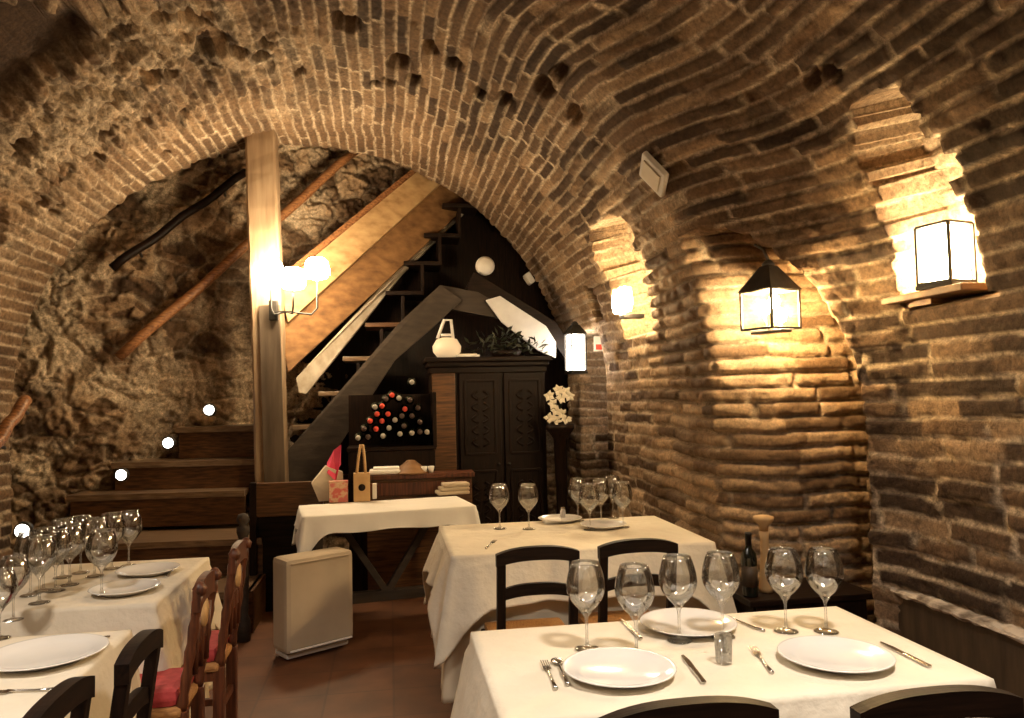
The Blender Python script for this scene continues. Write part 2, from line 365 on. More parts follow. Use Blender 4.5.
    # holes and missing stones
    f1, f2, idv = worley(Ug*8.5+wob*14, Sx*6.2+med*1.2, 3); rock = (np.minimum(f2-f1, .16)/.16)
    h = h*(1-.45*rubble) + rubble*((rock-.5)*.028 + (idv-.5)*.07 + fine*.085)
    mortar = mortar*(1-.55*rubble) + .35*rubble*(1-rock) + .55*rubble*sstep(.42, .6, big)*rock
    hole = sstep(.71, .78, fbm(x*6, y*4.2, z*6, 3, 77))*sstep(.45, .8, rubble+.25*(th[:, None] > 1.0))
    for (px, py, rr) in ((215, 40, .17), (238, 50, .10), (262, 56, .08), (150, 72, .10), (170, 68, .07), (105, 132, .08), (95, 155, .07), (20, 150, .09), (165, 152, .06), (400, 62, .12),
                         (415, 80, .1), (345, 20, .13), (545, 88, .12), (560, 75, .1), (508, 100, .1), (480, 92, .08), (455, 62, .09), (835, 70, .05), (815, 78, .06), (595, 300, .07), (38, 203, .06), (430, 45, .08),
                         (270, 42, .07), (390, 80, .08), (575, 112, .09), (130, 42, .06), (300, 70, .06), (375, 82, .05), (20, 150, .08), (60, 205, .05)):
        p = vault_hit(px, py); dd = np.sqrt((x-p.x)**2+(y-p.y)**2*.6+(z-p.z)**2)+.06*(fbm(x*9, y*9, z*9, 2, 55)-.5)
        hole = np.maximum(hole, 1-sstep(rr*.45, rr*.8, dd))
    p = vault_hit(20, 55)
    patch = 0*x
    for (px, py, rr) in ((0, 45, .34), (35, 50, .3), (0, 80, .3), (60, 40, .2)):
        p = vault_hit(px, py); dd = np.sqrt((x-p.x)**2+(y-p.y)**2+(z-p.z)**2)+.08*(fbm(x*7, y*7, z*7, 2, 56)-.5)
        pm = 1-sstep(rr*.6, rr*1.0, dd); patch = np.maximum(patch, pm)
    pt_ = vault_hit(20, 55); h = h*(1-patch*.9)-.10*patch; tone = tone*(1-patch); mortar = mortar*(1-patch); h = h-.10*hole; mortar = mortar*(1-hole)
    h = h*(seg_ok(np.array(seg)))
    out = base+nr*h[..., None]
    # niches: pushed outward into the wall, with a ragged bond-line edge
    rag = .05*(_hash(row, 3+0*row, 0*row, 1)-.5)*2
    def niche(pts, depth):
        P = [vault_hit(*q) for q in pts]                       # bottom-near, bottom-far, top-far, top-near
        zb = min(P[0].z, P[1].z); zt = max(P[2].z, P[3].z)
        t = np.clip((z-zb)/(zt-zb), 0, 1)
        yn = P[0].y+(P[3].y-P[0].y)*t+rag; yf = P[1].y+(P[2].y-P[1].y)*t+rag*.6
        yc, hw = (yn+yf)/2, (yf-yn)/2*np.sqrt(np.clip(1-((t-.7)/.3).clip(0, 1)**2*.75, 0, 1))
        return (right[:, None]) & (z > zb) & (z < zt) & (np.abs(y-yc) < hw), depth
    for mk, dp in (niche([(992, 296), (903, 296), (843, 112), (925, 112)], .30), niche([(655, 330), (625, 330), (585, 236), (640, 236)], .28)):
        deep = dp*np.ones_like(z); mortar = np.where(mk, .55+.4*mortar, mortar); tone = np.where(mk, .85+.15*tone, tone); out[..., 0] += np.where(mk, deep, 0); out[..., 2] += np.where(mk, deep*.25, 0)  # niche interiors paler: plaster tone plus lantern glow put into the colour
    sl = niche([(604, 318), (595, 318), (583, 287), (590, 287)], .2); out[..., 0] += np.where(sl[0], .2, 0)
    idx = np.arange(nU*nR).reshape(nU, nR)
    flat1 = (D1 == 0); flat2 = (D2 == 0)
    for m_, a0, a1 in ((flat1, c0-1, c1), ):
        idx[m_, a0:a1] = idx[m_, a0:a0+1]
    idx[flat2, c2:c2+8] = idx[flat2, c2-1:c2]; idx[flat2, c3:c3+20] = idx[flat2, c3-1:c3]
    a_, b_, c_, d_ = idx[:-1, :-1].ravel(), idx[1:, :-1].ravel(), idx[1:, 1:].ravel(), idx[:-1, 1:].ravel()
    q = (a_ != d_) & (b_ != c_); t1 = (a_ != d_) & (b_ == c_); t2 = (a_ == d_) & (b_ != c_)
    quads = np.stack([a_, b_, c_, d_], 1)[q]; tr = np.concatenate([np.stack([a_, b_, d_], 1)[t1], np.stack([a_, b_, c_], 1)[t2]])
    me = bpy.data.meshes.new('vault'); nv = nU*nR
    me.vertices.add(nv); me.vertices.foreach_set('co', out.reshape(-1))
    nl = quads.size+tr.size; me.loops.add(nl); me.loops.foreach_set('vertex_index', np.concatenate([quads.ravel(), tr.ravel()]).astype(np.int32))
    npoly = len(quads)+len(tr); me.polygons.add(npoly)
    me.polygons.foreach_set('loop_start', np.concatenate([np.arange(len(quads))*4, quads.size+np.arange(len(tr))*3]).astype(np.int32))
    me.update(calc_edges=True)
    P = out.reshape(-1, 3)[quads]; mxe = np.max(np.linalg.norm(P-np.roll(P, 1, axis=1), axis=-1), 1)
    me.polygons.foreach_set('use_smooth', np.concatenate([mxe < .09, np.zeros(len(tr), bool)]))
    for nm, arr in (('mortar', mortar), ('tone', np.clip(tone*(.70-.42*sstep(-2.2, -.6, Y-yend(X))*(Z > 1.3))+.22*big+.14*pier+.24*right[:, None]*sstep(3.7, 4.1, Y+O)*(1-sstep(2.5, 3.1, Z))+.34*sstep(-2.0, -.6, Y-yend(X))*(Z > 1.3)+.12*rubble, 0, 1))):  # lamp light painted into tone: paler arch end and pier side wall
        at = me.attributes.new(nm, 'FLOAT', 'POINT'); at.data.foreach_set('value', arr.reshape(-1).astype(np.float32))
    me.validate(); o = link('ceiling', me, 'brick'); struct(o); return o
def seg_ok(s): return np.where(s == 3, .3, 1.0)[None, :]
build_vault()

# rough stone wall of the stair room
def stone_grid(name, P0, du, dv, nu, nv, nrm, amp=.09, seed=0, sc=2.6, mat='stone'):
    P0, du, dv, nrm = map(lambda q: np.array(q, float), (P0, du, dv, nrm))
    i = np.arange(nu+1)[:, None]; j = np.arange(nv+1)[None, :]
    B = P0+i[..., None]*du/nu+j[..., None]*dv/nv
    a = np.repeat(i*np.linalg.norm(du)/nu, nv+1, 1); b = np.repeat(j*np.linalg.norm(dv)/nv, nu+1, 0)
    wx = .35*(fbm(a*2, b*2, 0*a, 3, seed+3)-.5); wy = .35*(fbm(a*2+7, b*2, 0*a, 3, seed+4)-.5)
    f1, f2, idv = worley((a+wx*.5)*sc, (b+wy*.5)*sc*1.5, seed); g1, g2, id2 = worley((a+wx*.3)*sc*2.9, (b+wy*.3)*sc*3.8, seed+2)
    joint = 1-sstep(.03, .16, f2-f1)
    h = (1-joint)*.035*(.4+idv) + (np.minimum(g2-g1, .14)/.14-.5)*.022+(id2-.5)*.05 + (fbm(a*3, b*3, 0*a, 4, seed+8)-.5)*.16+(fbm(a*20, b*20, 0*a, 4, seed+9)-.5)*.085
    out = B+nrm*(h*amp/.09)[..., None]
    idx = np.arange((nu+1)*(nv+1)).reshape(nu+1, nv+1)
    q = np.stack([idx[:-1, :-1].ravel(), idx[1:, :-1].ravel(), idx[1:, 1:].ravel(), idx[:-1, 1:].ravel()], 1)
    me = bpy.data.meshes.new(name); me.vertices.add(out.size//3); me.vertices.foreach_set('co', out.reshape(-1))
    me.loops.add(q.size); me.loops.foreach_set('vertex_index', q.ravel().astype(np.int32)); me.polygons.add(len(q))
    me.polygons.foreach_set('loop_start', (np.arange(len(q))*4).astype(np.int32)); me.update(calc_edges=True)
    me.polygons.foreach_set('use_smooth', np.ones(len(q), bool))
    for nm, arr in (('mortar', np.clip(joint*.5+.75*sstep(.42, .62, fbm(a*3, b*3, 0*a, 4, seed+30)), 0, 1)), ('tone', np.clip(.25+.45*idv+.45*id2, 0, 1))):
        at = me.attributes.new(nm, 'FLOAT', 'POINT'); at.data.foreach_set('value', arr.reshape(-1).astype(np.float32))
    me.validate(); return struct(link(name, me, mat))
M['stone'] = M['brick']
def yw(x): return 6.6+.4*(x+2.7)
n_ = np.array((.4, -1, 0.))/math.hypot(.4, 1)
stone_grid('wall_back', (-3.5, yw(-3.5), 0), (6.6, 2.64, 0), (0, 0, 5.2) , 560, 420, n_, .085, 3, 3.1)
# closing faces of the stair room
g = MB(); g.box((0, 8, 5.2), (9, 7, .15)); struct(g.build('trim_1', 'plaster'))
g = MB(); g.box((3.1, 8, 2.6), (.15, 6, 5.2)); struct(g.build('wall_right', 'plaster'))
g = MB(); g.box((-3.6, 7, 2.6), (.15, 4.5, 5.2)); struct(g.build('wall_left', 'plaster'))
g = MB(); g.prism([(-4, 4.0), (3.4, 4.0), (3.4, 5.3), (-4, 5.3)], 5.3, 5.45); struct(g.build('trim_2', 'plaster'))
g = MB(); g.box((-.2, -3.05, 2), (6, .1, 4.2)); struct(g.build('wall_front', 'plaster'))
g = MB(); g.box((-.2, 3.2, -.05), (8, 13, .1)); struct(g.build('floor', 'floor'))

# wainscot on the right with a crumbling plaster ledge
g = MB()
ys = [.2, .95, 1.7, 2.45, 3.2]
for a0, b0 in zip(ys[:-1], ys[1:]): g.box((2.295, (a0+b0)/2, .285), (.05, b0-a0-.008, .57), bev=.006)
struct(g.build('baseboard_right', 'panel'))
g = MB(); vs = []; ny = 90
prof = [(2.262, .568), (2.255, .58), (2.262, .590), (2.28, .594), (2.33, .60), (2.40, .605), (2.40, .56)]
for q in range(ny+1):
    y = .2+3.05*q/ny
    for (x, z) in prof: vs.append((x+random.uniform(-.006, .004), y, z+random.uniform(-.004, .005)))
fs = [(q*7+k, q*7+(k+1) % 7, (q+1)*7+(k+1) % 7, (q+1)*7+k) for q in range(ny) for k in range(7)]
g.add(vs, fs, False); struct(g.build('trim_3', 'ledge'))

# ------------------------------------------------------------------ tables, cloths
def table(name, label, x0, x1, y0, y1, zt=.735):
    t = thing(name, label, 'table', ((x0+x1)/2, (y0+y1)/2, 0)); w_, d_ = x1-x0-.02, y1-y0-.02
    MB().box((0, 0, zt-.0175), (w_, d_, .035), bev=.004).build('tabletop', 'dark_wood_h', t)
    g = MB(); g.box((0, d_/2-.09, zt-.08), (w_-.16, .02, .09)); g.box((0, -d_/2+.09, zt-.08), (w_-.16, .02, .09)); g.box((w_/2-.09, 0, zt-.08), (.02, d_-.16, .09)); g.box((-w_/2+.09, 0, zt-.08), (.02, d_-.16, .09)); g.build('apron', 'dark_wood_h', t)
    for i in (-1, 1):
        for j in (-1, 1): MB().box((i*(w_/2-.08), j*(d_/2-.08), (zt-.035)/2), (.055, .055, zt-.035), bev=.004).build('leg', 'dark_wood', t)
    return t
def cloth_mesh(x0, x1, y0, y1, zt, drop, corner=.12, flare=.05, fold=.018, nf=3, seed=0, rows=22, top=True, thick=.004):
    """a cloth laid over a rectangle: grid cells across the top, a skirt with folds, corners that hang lower"""
    rd = random.Random(seed); per = []; n = 44
    r = .018
    def side(a, b, nx, ny_):
        for k in range(n): t = k/n; per.append((a[0]+(b[0]-a[0])*t, a[1]+(b[1]-a[1])*t, nx, ny_, t))
    side((x0, y0), (x1, y0), 0, -1); side((x1, y0), (x1, y1), 1, 0); side((x1, y1), (x0, y1), 0, 1); side((x0, y1), (x0, y0), -1, 0)
    m = len(per); vs = []; fs = []; cx, cy = (x0+x1)/2, (y0+y1)/2
    ph = [rd.uniform(0, 6) for _ in range(8)]
    for k in range(3):                                     # rings of the top, shrinking inward
        pass
    ringsn = rows
    for q in range(ringsn+1):
        v = q/ringsn
        for i, (x, y, nx, ny_, t) in enumerate(per):
            e = min(t, 1-t)*2; cw = math.exp(-(e/.16)**2)
            sgn = 1 if t > .5 else -1
            dx, dy = nx, ny_
            tx, ty = -ny_, nx
            if cw > .02:
                # turn outward direction towards the corner's diagonal
                dx, dy = nx+tx*sgn*cw, ny_+ty*sgn*cw; l = math.hypot(dx, dy); dx, dy = dx/l, dy/l
            dr = drop+corner*cw
            s_ = i/m*2*PI
            wv = math.sin(s_*nf*4+ph[0])*.55+math.sin(s_*nf*7+ph[1])*.3+math.sin(s_*nf*13+ph[2])*.18
            out = .006+flare*v*(.6+.5*cw)+fold*wv*v**.8*(1-.3*cw)+.05*cw*v*math.cos(e*20+ph[3])*.5
            if v < .1: z = zt-v*dr*.8; out = .006*(v/.1)**.5
            else: z = zt-dr*v
            # shoulder rounding
            vs.append((x+dx*out, y+dy*out, z+ (.006*math.sin(s_*nf*5+ph[4]) if v > .95 else 0)))
    for q in range(ringsn):
        for i in range(m): fs.append((q*m+i, q*m+(i+1) % m, (q+1)*m+(i+1) % m, (q+1)*m+i))
    k0 = len(vs)
    G = 26                                                   # the top
    per_top = []
    for q in range(1, G+1):
        f_ = 1-q/G
        for i, (x, y, nx, ny_, t) in enumerate(per):
            vs.append((cx+(x-cx)*f_, cy+(y-cy)*f_, zt+.0015+.0012*math.sin(x*31*f_+ph[5])*math.sin(y*27+ph[6])))
    for i in range(m): fs.append((i, k0+i, k0+(i+1) % m, (i+1) % m))
    for q in range(G-1):
        for i in range(m): fs.append((k0+q*m+i, k0+(q+1)*m+i, k0+(q+1)*m+(i+1) % m, k0+q*m+(i+1) % m))
    g = MB(); g.add(vs, fs, True)
    me = bpy.data.meshes.new('cloth'); me.from_pydata(g.v, [], g.f); me.polygons.foreach_set('use_smooth', g.sm); me.update(); return me
def cloth(label, rect, zt, drop, mat='linen', group=None, name='tablecloth', **k):
    o = link(name, cloth_mesh(*rect, zt, drop, **k), mat); md = o.modifiers.new('t', 'SOLIDIFY'); md.thickness = .003; md.offset = 1
    return tag(o, label, 'tablecloth', group)
ZT = .76
RF = (.25, 1.50, 1.76, 2.44); RB = (.28, 1.58, 3.62, 4.49); RLF = (-2.25, -.88, 3.06, 3.90); RLN = (-2.15, -.86, 1.45, 2.72)
def sh(r, e): return (r[0]-e, r[1]+e, r[2]-e, r[3]+e)
table('dining_table', 'dark wooden dining table under the white cloth at the front right', *RF)
cloth('long cream undercloth hanging to the floor on the front right table', RF, ZT-.008, .60, corner=.0, flare=.10, seed=3, fold=.024, name='undercloth', mat='linen_under')
cloth('cream tablecloth set for four on the front right table', sh(RF, .006), ZT, .30, corner=.20, flare=.12, seed=4, fold=.012)
table('dining_table', 'dark wooden dining table under the cream cloths at the back by the brick pier', *RB)
cloth('long cream undercloth hanging almost to the floor on the back right table', RB, ZT-.008, .64, corner=.0, flare=.06, seed=5, fold=.026, name='undercloth', mat='linen_under')
cloth('cream tablecloth with a drooping corner on the back right table', sh(RB, .006), ZT, .22, corner=.26, flare=.13, seed=6, fold=.024)
table('dining_table', 'dark wooden dining table under the cream cloth at the far left by the stairs', *RLF)
cloth('long cream undercloth on the far left table behind the carved chairs', RLF, ZT-.008, .58, corner=.0, flare=.08, seed=7, fold=.02, name='undercloth', mat='linen_under')
cloth('cream tablecloth on the far left table crowded with wine glasses', sh(RLF, .006), ZT, .28, corner=.24, flare=.10, seed=8, fold=.024)
table('dining_table', 'dark wooden dining table under the white cloth at the near left', *RLN)
cloth('long pale undercloth on the near left table behind the black chairs', RLN, ZT-.008, .58, corner=.0, flare=.08, seed=9, fold=.02, name='undercloth', mat='linen_under')
cloth('pale tablecloth on the near left table with one large plate', sh(RLN, .006), ZT, .28, corner=.22, flare=.06, seed=10, fold=.012)

# trestle side table
SA = Vector((-.55, 4.95, 0)); SB = Vector((.56, 5.12, 0)); ang = math.atan2(SB.y-SA.y, SB.x-SA.x); L_ = (SB-SA).length
t = thing('side_table', 'dark trestle side table with a white cloth in front of the wine bottles', 'table', SA, ang)
MB().box((L_/2, .28, .745), (L_-.02, .54, .035), bev=.004).build('tabletop', 'dark_wood_h', t)
for xx in (.1, L_-.1):
    for yy in (.06, .5): MB().bar((xx, yy, 0), (xx, yy, .73), .05, .05, up=(0, 1, 0)).build('leg', 'grey_plank', t)
MB().bar((.1, .28, .18), (L_-.1, .28, .18), .06, .07).build('stretcher', 'grey_plank', t)
g = MB(); g.bar((.24, .28, .7), (.56, .28, .2), .045, .05, up=(0, 1, 0)); g.bar((L_-.24, .28, .7), (L_-.56, .28, .2), .045, .05, up=(0, 1, 0)); g.build('brace', 'grey_plank', t)
o = cloth('white cloth hanging in a point at the left of the trestle side table', (0, L_, 0, .56), .78, .11, 'linen_white', corner=.17, flare=.04, seed=12, fold=.012, nf=2); o.location = SA; o.rotation_euler = (0, 0, ang)

# ------------------------------------------------------------------ chairs
def chair(name, label, loc, rz, style='plain', H=.88, W=.36, group=None):
    """faces +y locally; back posts at y=0, seat towards +y"""
    t = thing(name, label, 'chair', (loc[0], loc[1], 0), rz, group); wd = 'dark_wood' if style == 'plain' else 'red_wood'; wh = 'dark_wood_h' if style == 'plain' else 'red_wood'
    tilt = .06; dep = .36; sh_ = .45
    def back(z): return -tilt*max(0, (z-sh_))/(H-sh_)
    for i in (-1, 1):
        x = i*(W/2-.017); g = MB(); pts = [(x, 0, 0), (x, .0, sh_), (x, back(H-.055), H-.055)]
        if style == 'plain':
            g.bar(pts[0], pts[1], .036, .034, up=(0, 1, 0)); g.bar((x, 0, sh_-.01), pts[2], .036, .032, up=(0, 1, 0))
        else:
            g.bar(pts[0], pts[1], .042, .042, up=(0, 1, 0)); zz = [sh_+(H-.03-sh_)*k/14 for k in range(15)]
            g.tube([(x, back(z), z) for z in zz], [.0175+.0028*math.sin(k*2.1) for k in range(15)], 10); g.lathe([(.0, 0), (.02, .004), (.026, .025), (.012, .045), (0, .05)], 12, (x, back(H), H-.035))
        g.build('back_post', wd, t)
    for i in (-1, 1): MB().bar((i*(W/2+.005), dep, 0), (i*(W/2+.005), dep, sh_-.015), .036, .036, up=(0, 1, 0)).build('leg', wd, t)
    def rail(zc, hh, arch, nm, th_=.022, cut=.0):
        n = 16; up = []; lo = []
        for k in range(n+1):
            u = -1+2*k/n; x = u*(W/2+.004 if nm == 'top_rail' else W/2-.018); b = 1-abs(u)**2.6
            up.append((x, zc+hh/2+arch*b)); lo.append((x, zc-hh/2+arch*b*.85+cut*b))
        poly = up+lo[::-1]; g = MB(); y = back(zc); g.prism(poly, y-th_/2, y+th_/2); return g.build(nm, wh, t)
    if style == 'plain':
        rail(H-.048, .05, .026, 'top_rail', .036); rail(.685, .045, .022, 'slat')
    else:
        rail(H-.05, .075, .03, 'top_rail', .026); rail(H-.17, .05, .025, 'slat'); rail(.66, .05, .02, 'slat'); rail(.56, .03, .0, 'slat')
        g = MB(); 
        for k in range(3): g.tube([(-.08+.08*k, back(.7)+0, .56), (-.08+.08*k, back(.75), H-.1)], [.010, .013], 8)
        g.build('spindles', wd, t)
        g = MB(); g.lathe([(0, -.015), (.05, -.012), (.05, .012), (0, .015)], 20, (0, back(H-.13)+.0, H-.12), axis='y'); g.build('carving', 'tan', t)
    g = MB(); g.box((0, dep/2, sh_-.035), (W, dep-.03, .04)); g.build('seat_frame', wh, t)
    g = MB(); g.box((0, dep/2+.005, sh_), (W+.02, dep+.02, .035), bev=.014); g.build('seat', 'rush' if style == 'plain' else 'rush', t)
    if style != 'plain': g = MB(); g.box((0, dep/2+.01, sh_+.045), (W, dep, .06), bev=.025); g.build('cushion', 'red_fabric', t)
    g = MB()
    g.bar((-W/2, dep, .2), (W/2, dep, .2), .022, .03); g.bar((-W/2+.02, 0, .22), (-W/2, dep, .22), .022, .03); g.bar((W/2-.02, 0, .22), (W/2, dep, .22), .022, .03); g.bar((-W/2, 0, .28), (W/2, 0, .28), .022, .03)
    g.build('stretcher', wh, t); return t
chair('dining_chair', 'dark wooden chair at the front edge, left one before the front table', (.58, 1.53), 0, H=.885)
chair('dining_chair', 'dark wooden chair at the front edge, right one before the front table', (1.10, 1.49), 0)
chair('dining_chair', 'black open backed chair between the two right tables, left one', (.595, 3.18), 0, W=.34)
chair('dining_chair', 'black open backed chair between the two right tables, right one near the pier', (1.04, 3.22), 0, W=.34)
chair('dining_chair', 'black wooden chair on the aisle side of the near left table, the farther one', (-.72, 2.20), PI/2, W=.28, H=.88)
chair('dining_chair', 'black wooden chair in the lower left corner, nearest to the camera', (-.77, 1.80), PI/2, W=.34, H=.885)
chair('carved_chair', 'reddish carved chair with red cushion beside the corner of the far left table', (-.72, 2.93), PI/2, 'carved', .87, .26)
chair('carved_chair', 'tall reddish carved chair with red cushion nearest the white covered heater', (-.69, 3.38), PI/2, 'carved', .90, .28)

# ------------------------------------------------------------------ glasses, plates, cutlery
def glass_mesh(h=.25, rb=.057, stem=.10):
    g = MB(); g.capped = False; rs = .004; n = 28
    bh = h-stem
    prof = [(.0, .0), (.036, .0), (.037, .0015), (.030, .004), (.012, .008), (rs+.001, .014), (rs, .03), (rs, stem-.02), (rs+.002, stem-.008), (.012, stem)]
    for k in range(1, 15):
        t = k/14; r = rb*math.sin(min(1, (t*1.9))*PI/2)**.75 if t < .53 else rb*(1-.30*((t-.53)/.47)**1.7); prof.append((max(r, .012), stem+bh*t))
    inner = [(max(r-.0012, .0), z) for r, z in prof[::-1] if z > stem+.004]
    prof += inner+[(0, stem+.006)]
    g.lathe(prof, n); return g.mesh('glass')
GM = glass_mesh(); GM.materials.append(M['glass'])
def wine_glass(px, py, label, group, rim=.25, scale=1.0, zt=ZT+.004):
    p = onz(px, py, zt+rim*scale); o = link('wine_glass', GM); o.location = (p.x, p.y, zt); o.scale = (scale,)*3; o.rotation_euler = (0, 0, random.uniform(0, 6)); return tag(o, label, 'wine glass', group)
gf = 'wine glasses on the front right table'
for px, py, lb in ((585, 562, 'tall wine glass at the left end of the row on the front right table'), (634, 565, 'tall wine glass behind the left plate, second from left on the front table'),
                   (677, 556, 'tall wine glass third from left on the front table, before the far plate'), (720, 553, 'tall wine glass at the right of the far plate on the front table'),
                   (783, 549, 'tall wine glass fifth from left on the front table, beside the pepper mill'), (823, 549, 'tall wine glass at the right end of the row on the front table')):
    wine_glass(px, py, lb, gf)
gb = 'wine glasses on the back right table'
for px, py, lb in ((499, 484, 'wine glass on the back table, leftmost against the dark wardrobe'), (528, 484, 'wine glass on the back table, right of the leftmost one before the wardrobe'),
                   (577, 478, 'wine glass at the left of the cluster on the back right table'), (600, 479, 'wine glass in the middle of the cluster on the back right table'), (622, 482, 'wine glass at the right of the cluster on the back right table'),
                   (589, 484, 'wine glass in front within the cluster on the back right table'), (612, 476, 'wine glass at the back of the cluster nearest the brick wall')):
    wine_glass(px, py, lb, gb)
gl = 'wine glasses on the far left table'
for px, py, lb in ((112, 513, 'wine glass second from the right on the far left table'), (129, 511, 'rightmost wine glass on the far left table, before the stairs'),
                   (95, 518, 'wine glass third from the right on the far left table'), (81, 516, 'wine glass fourth from the right on the far left table'), (70, 524, 'wine glass in the middle of the crowd on the far left table'),
                   (56, 528, 'wine glass fourth from the left in the crowd on the far left table'), (44, 528, 'wine glass third from the left in the crowd on the far left table'), (31, 531, 'wine glass second from the left on the far left table'), (102, 530, 'wine glass in front of the taller ones in the crowd on the far left table'), (63, 519, 'wine glass at the back of the crowd on the far left table'), (40, 536, 'wine glass in front at the left of the crowd on the far left table')):
    wine_glass(px, py, lb, gl)
for px, py, lb in ((0, 569, 'wine glass cut by the left edge of the picture'), (14, 556, 'small wine glass at the left front of the far left table')):
    wine_glass(px, py, lb, gl, scale=.88)

def plate_mesh(r):
    g = MB(); g.capped = False
    g.lathe([(0, .004), (r*.60, .004), (r*.64, .002), (r*.68, .003), (r*.72, .009), (r*.97, .019), (r, .021), (r*.99, .0235), (r*.95, .0225), (r*.74, .0135), (r*.66, .0085), (0, .008)], 56); return g.mesh('plate')
P14 = plate_mesh(.15); P14.materials.append(M['ceramic']); P12 = plate_mesh(.13); P12.materials.append(M['ceramic']); P16 = plate_mesh(.165); P16.materials.append(M['ceramic'])
def napkin(loc, rz, label, s=.11):
    g = MB(); g.box((0, 0, .006), (s, s*1.2, .010), bev=.004); g.box((.004, .003, .013), (s*.97, s*1.15, .006), bev=.003)
    o = g.build('folded_napkin', 'linen_white'); o.location = loc; o.rotation_euler = (0, 0, rz); return tag(o, label, 'napkin', 'folded napkins on the plates')
def plate(px, py, label, mesh=P14, r=.15):
    p = onz(px, py, ZT+.022); o = link('dinner_plate', mesh); o.location = (p.x, p.y, ZT+.003); tag(o, label, 'plate', 'white dinner plates'); return p
plates = [(619, 667, 'white dinner plate at the left front of the front right table', P14), (835, 654, 'white dinner plate at the right front of the front right table', P14),
          (688, 622, 'white dinner plate on the far side of the front right table', P14), (46, 652, 'large white plate on the near left table', P16), (125, 587, 'white plate on the far left table, front one near its corner', P12),
          (148, 569, 'white plate on the far left table, farther one by the carved chair', P12), (603, 524, 'white plate under the glass cluster on the back right table', P12), (560, 518, 'white plate beside the salt shaker on the back table', P12)]
for a_ in plates: plate(*a_)
def cutlery(kind, px, py, px2, py2, label, group='cutlery laid on the tables'):
    a, b = onz(px, py, ZT+.003), onz(px2, py2, ZT+.003); d = b-a; L = .21; rz = math.atan2(d.y, d.x)-PI/2
    g = MB()
    if kind == 'knife':
        g.box((0, .05, .004), (.014, .1, .007), bev=.003); g.prism([(-.006, .1), (.008, .1), (.010, .16), (.004, .21), (-.004, .205), (-.006, .16)], .002, .0045, 'xy')
    elif kind == 'fork':
        g.tube([(0, 0, .004), (0, .06, .003), (0, .12, .005), (0, .14, .004)], [.006, .004, .003, .006], 8); g.box((0, .15, .004), (.022, .024, .002), bev=.0008)
        for k in range(4): g.box((-.009+.006*k, .182, .005), (.0028, .045, .002), bev=.0006)
    else:
        g.tube([(0, 0, .004), (0, .06, .003), (0, .14, .005)], [.006, .004, .003], 8); g.lathe([(0, 0), (.010, .0008), (.018, .004), (.017, .005), (.009, .002), (0, .0012)], 16, (0, .172, .001), sy=1.55)
    o = g.build(kind, 'steel'); o.location = (a.x, a.y, ZT+.003); o.rotation_euler = (0, 0, rz); return tag(o, label, kind, group)
cutlery('fork', 556, 690, 543, 660, 'fork at the left of the left plate on the front table')
cutlery('spoon', 568, 686, 556, 660, 'spoon close to the left rim of the left plate on the front table')
cutlery('knife', 704, 684, 682, 656, 'knife at the right of the left plate on the front table')
cutlery('fork', 772, 674, 752, 648, 'fork at the left of the right plate on the front table')
cutlery('knife', 930, 668, 882, 644, 'knife at the right of the right plate on the front table')
cutlery('knife', 641, 640, 623, 622, 'knife at the left of the far plate on the front table')
cutlery('fork', 764, 632, 738, 622, 'fork at the right of the far plate on the front table')
cutlery('fork', 64, 690, 26, 692, 'fork before the large plate on the near left table')
cutlery('knife', 110, 638, 84, 640, 'knife behind the large plate on the near left table')
cutlery('fork', 486, 549, 500, 537, 'fork on the left half of the back right table')
cutlery('knife', 168, 577, 176, 563, 'knife at the right edge of the far left table')
# small table things
p = onz(724, 664, ZT); g = MB(); g.capped = False
g.lathe([(0, .0), (.019, 0), (.022, .004), (.025, .075), (.0235, .075), (.0205, .008), (0, .006)], 24); o = g.build('tumbler', 'glass'); o.location = (p.x, p.y, ZT+.004); tag(o, 'small clear tumbler in the middle of the front right table', 'glass')
def shaker(px, py, label):
    p = onz(px, py, ZT); t = thing('salt_shaker', label, 'shaker', (p.x, p.y, ZT+.003)); g = MB(); g.lathe([(0, 0), (.018, 0), (.02, .01), (.015, .05), (0, .052)], 16); g.build('body', 'ceramic', t)
    g = MB(); g.lathe([(0, .052), (.015, .052), (.012, .068), (0, .07)], 16); g.build('cap', 'steel', t)
shaker(563, 519, 'small white salt shaker on the back table beside the plates')
p = onz(545, 524, ZT); g = MB(); g.box((0, 0, .015), (.10, .07, .028), bev=.008); o = g.build('folded_napkin', 'linen_white'); o.location = (p.x+.04, p.y, ZT+.004); tag(o, 'folded white napkin in front of the salt shaker on the back table', 'napkin')

# low dark sideboard in the recess, wine bottle and pepper mill on it
t = thing('low_sideboard', 'low dark sideboard with a reddish edge in front of the brick pier', 'sideboard', (2.02, 3.66, 0))
MB().box((0, 0, .485), (.66, .38, .03), bev=.005).build('top', 'dark_wood_h', t)
MB().box((0, .01, .235), (.60, .34, .47), bev=.004).build('body', 'dark_wood', t)
for i in (-1, 1): 
    dr = MB().box((i*.148, -.168, .26), (.28, .02, .42), bev=.005).build('door', 'dark_wood', t); MB().lathe([(0, -.02), (.010, -.018), (.006, 0)], 12, (i*.03, -.178, .28), axis='y').build('knob', 'iron', dr)
def bottle_prof(): return [(0, 0), (.036, 0), (.038, .01), (.038, .185), (.034, .21), (.017, .235), (.0145, .25), (.0145, .295), (.016, .297), (.016, .308), (0, .309)]
bp = ony(748, 612, 3.55); 
t = thing('wine_bottle', 'dark wine bottle standing beside the wooden pepper mill', 'bottle', (bp.x+.02, 3.56, .501)); MB().lathe(bottle_prof(), 24).build('body', 'bottle', t)
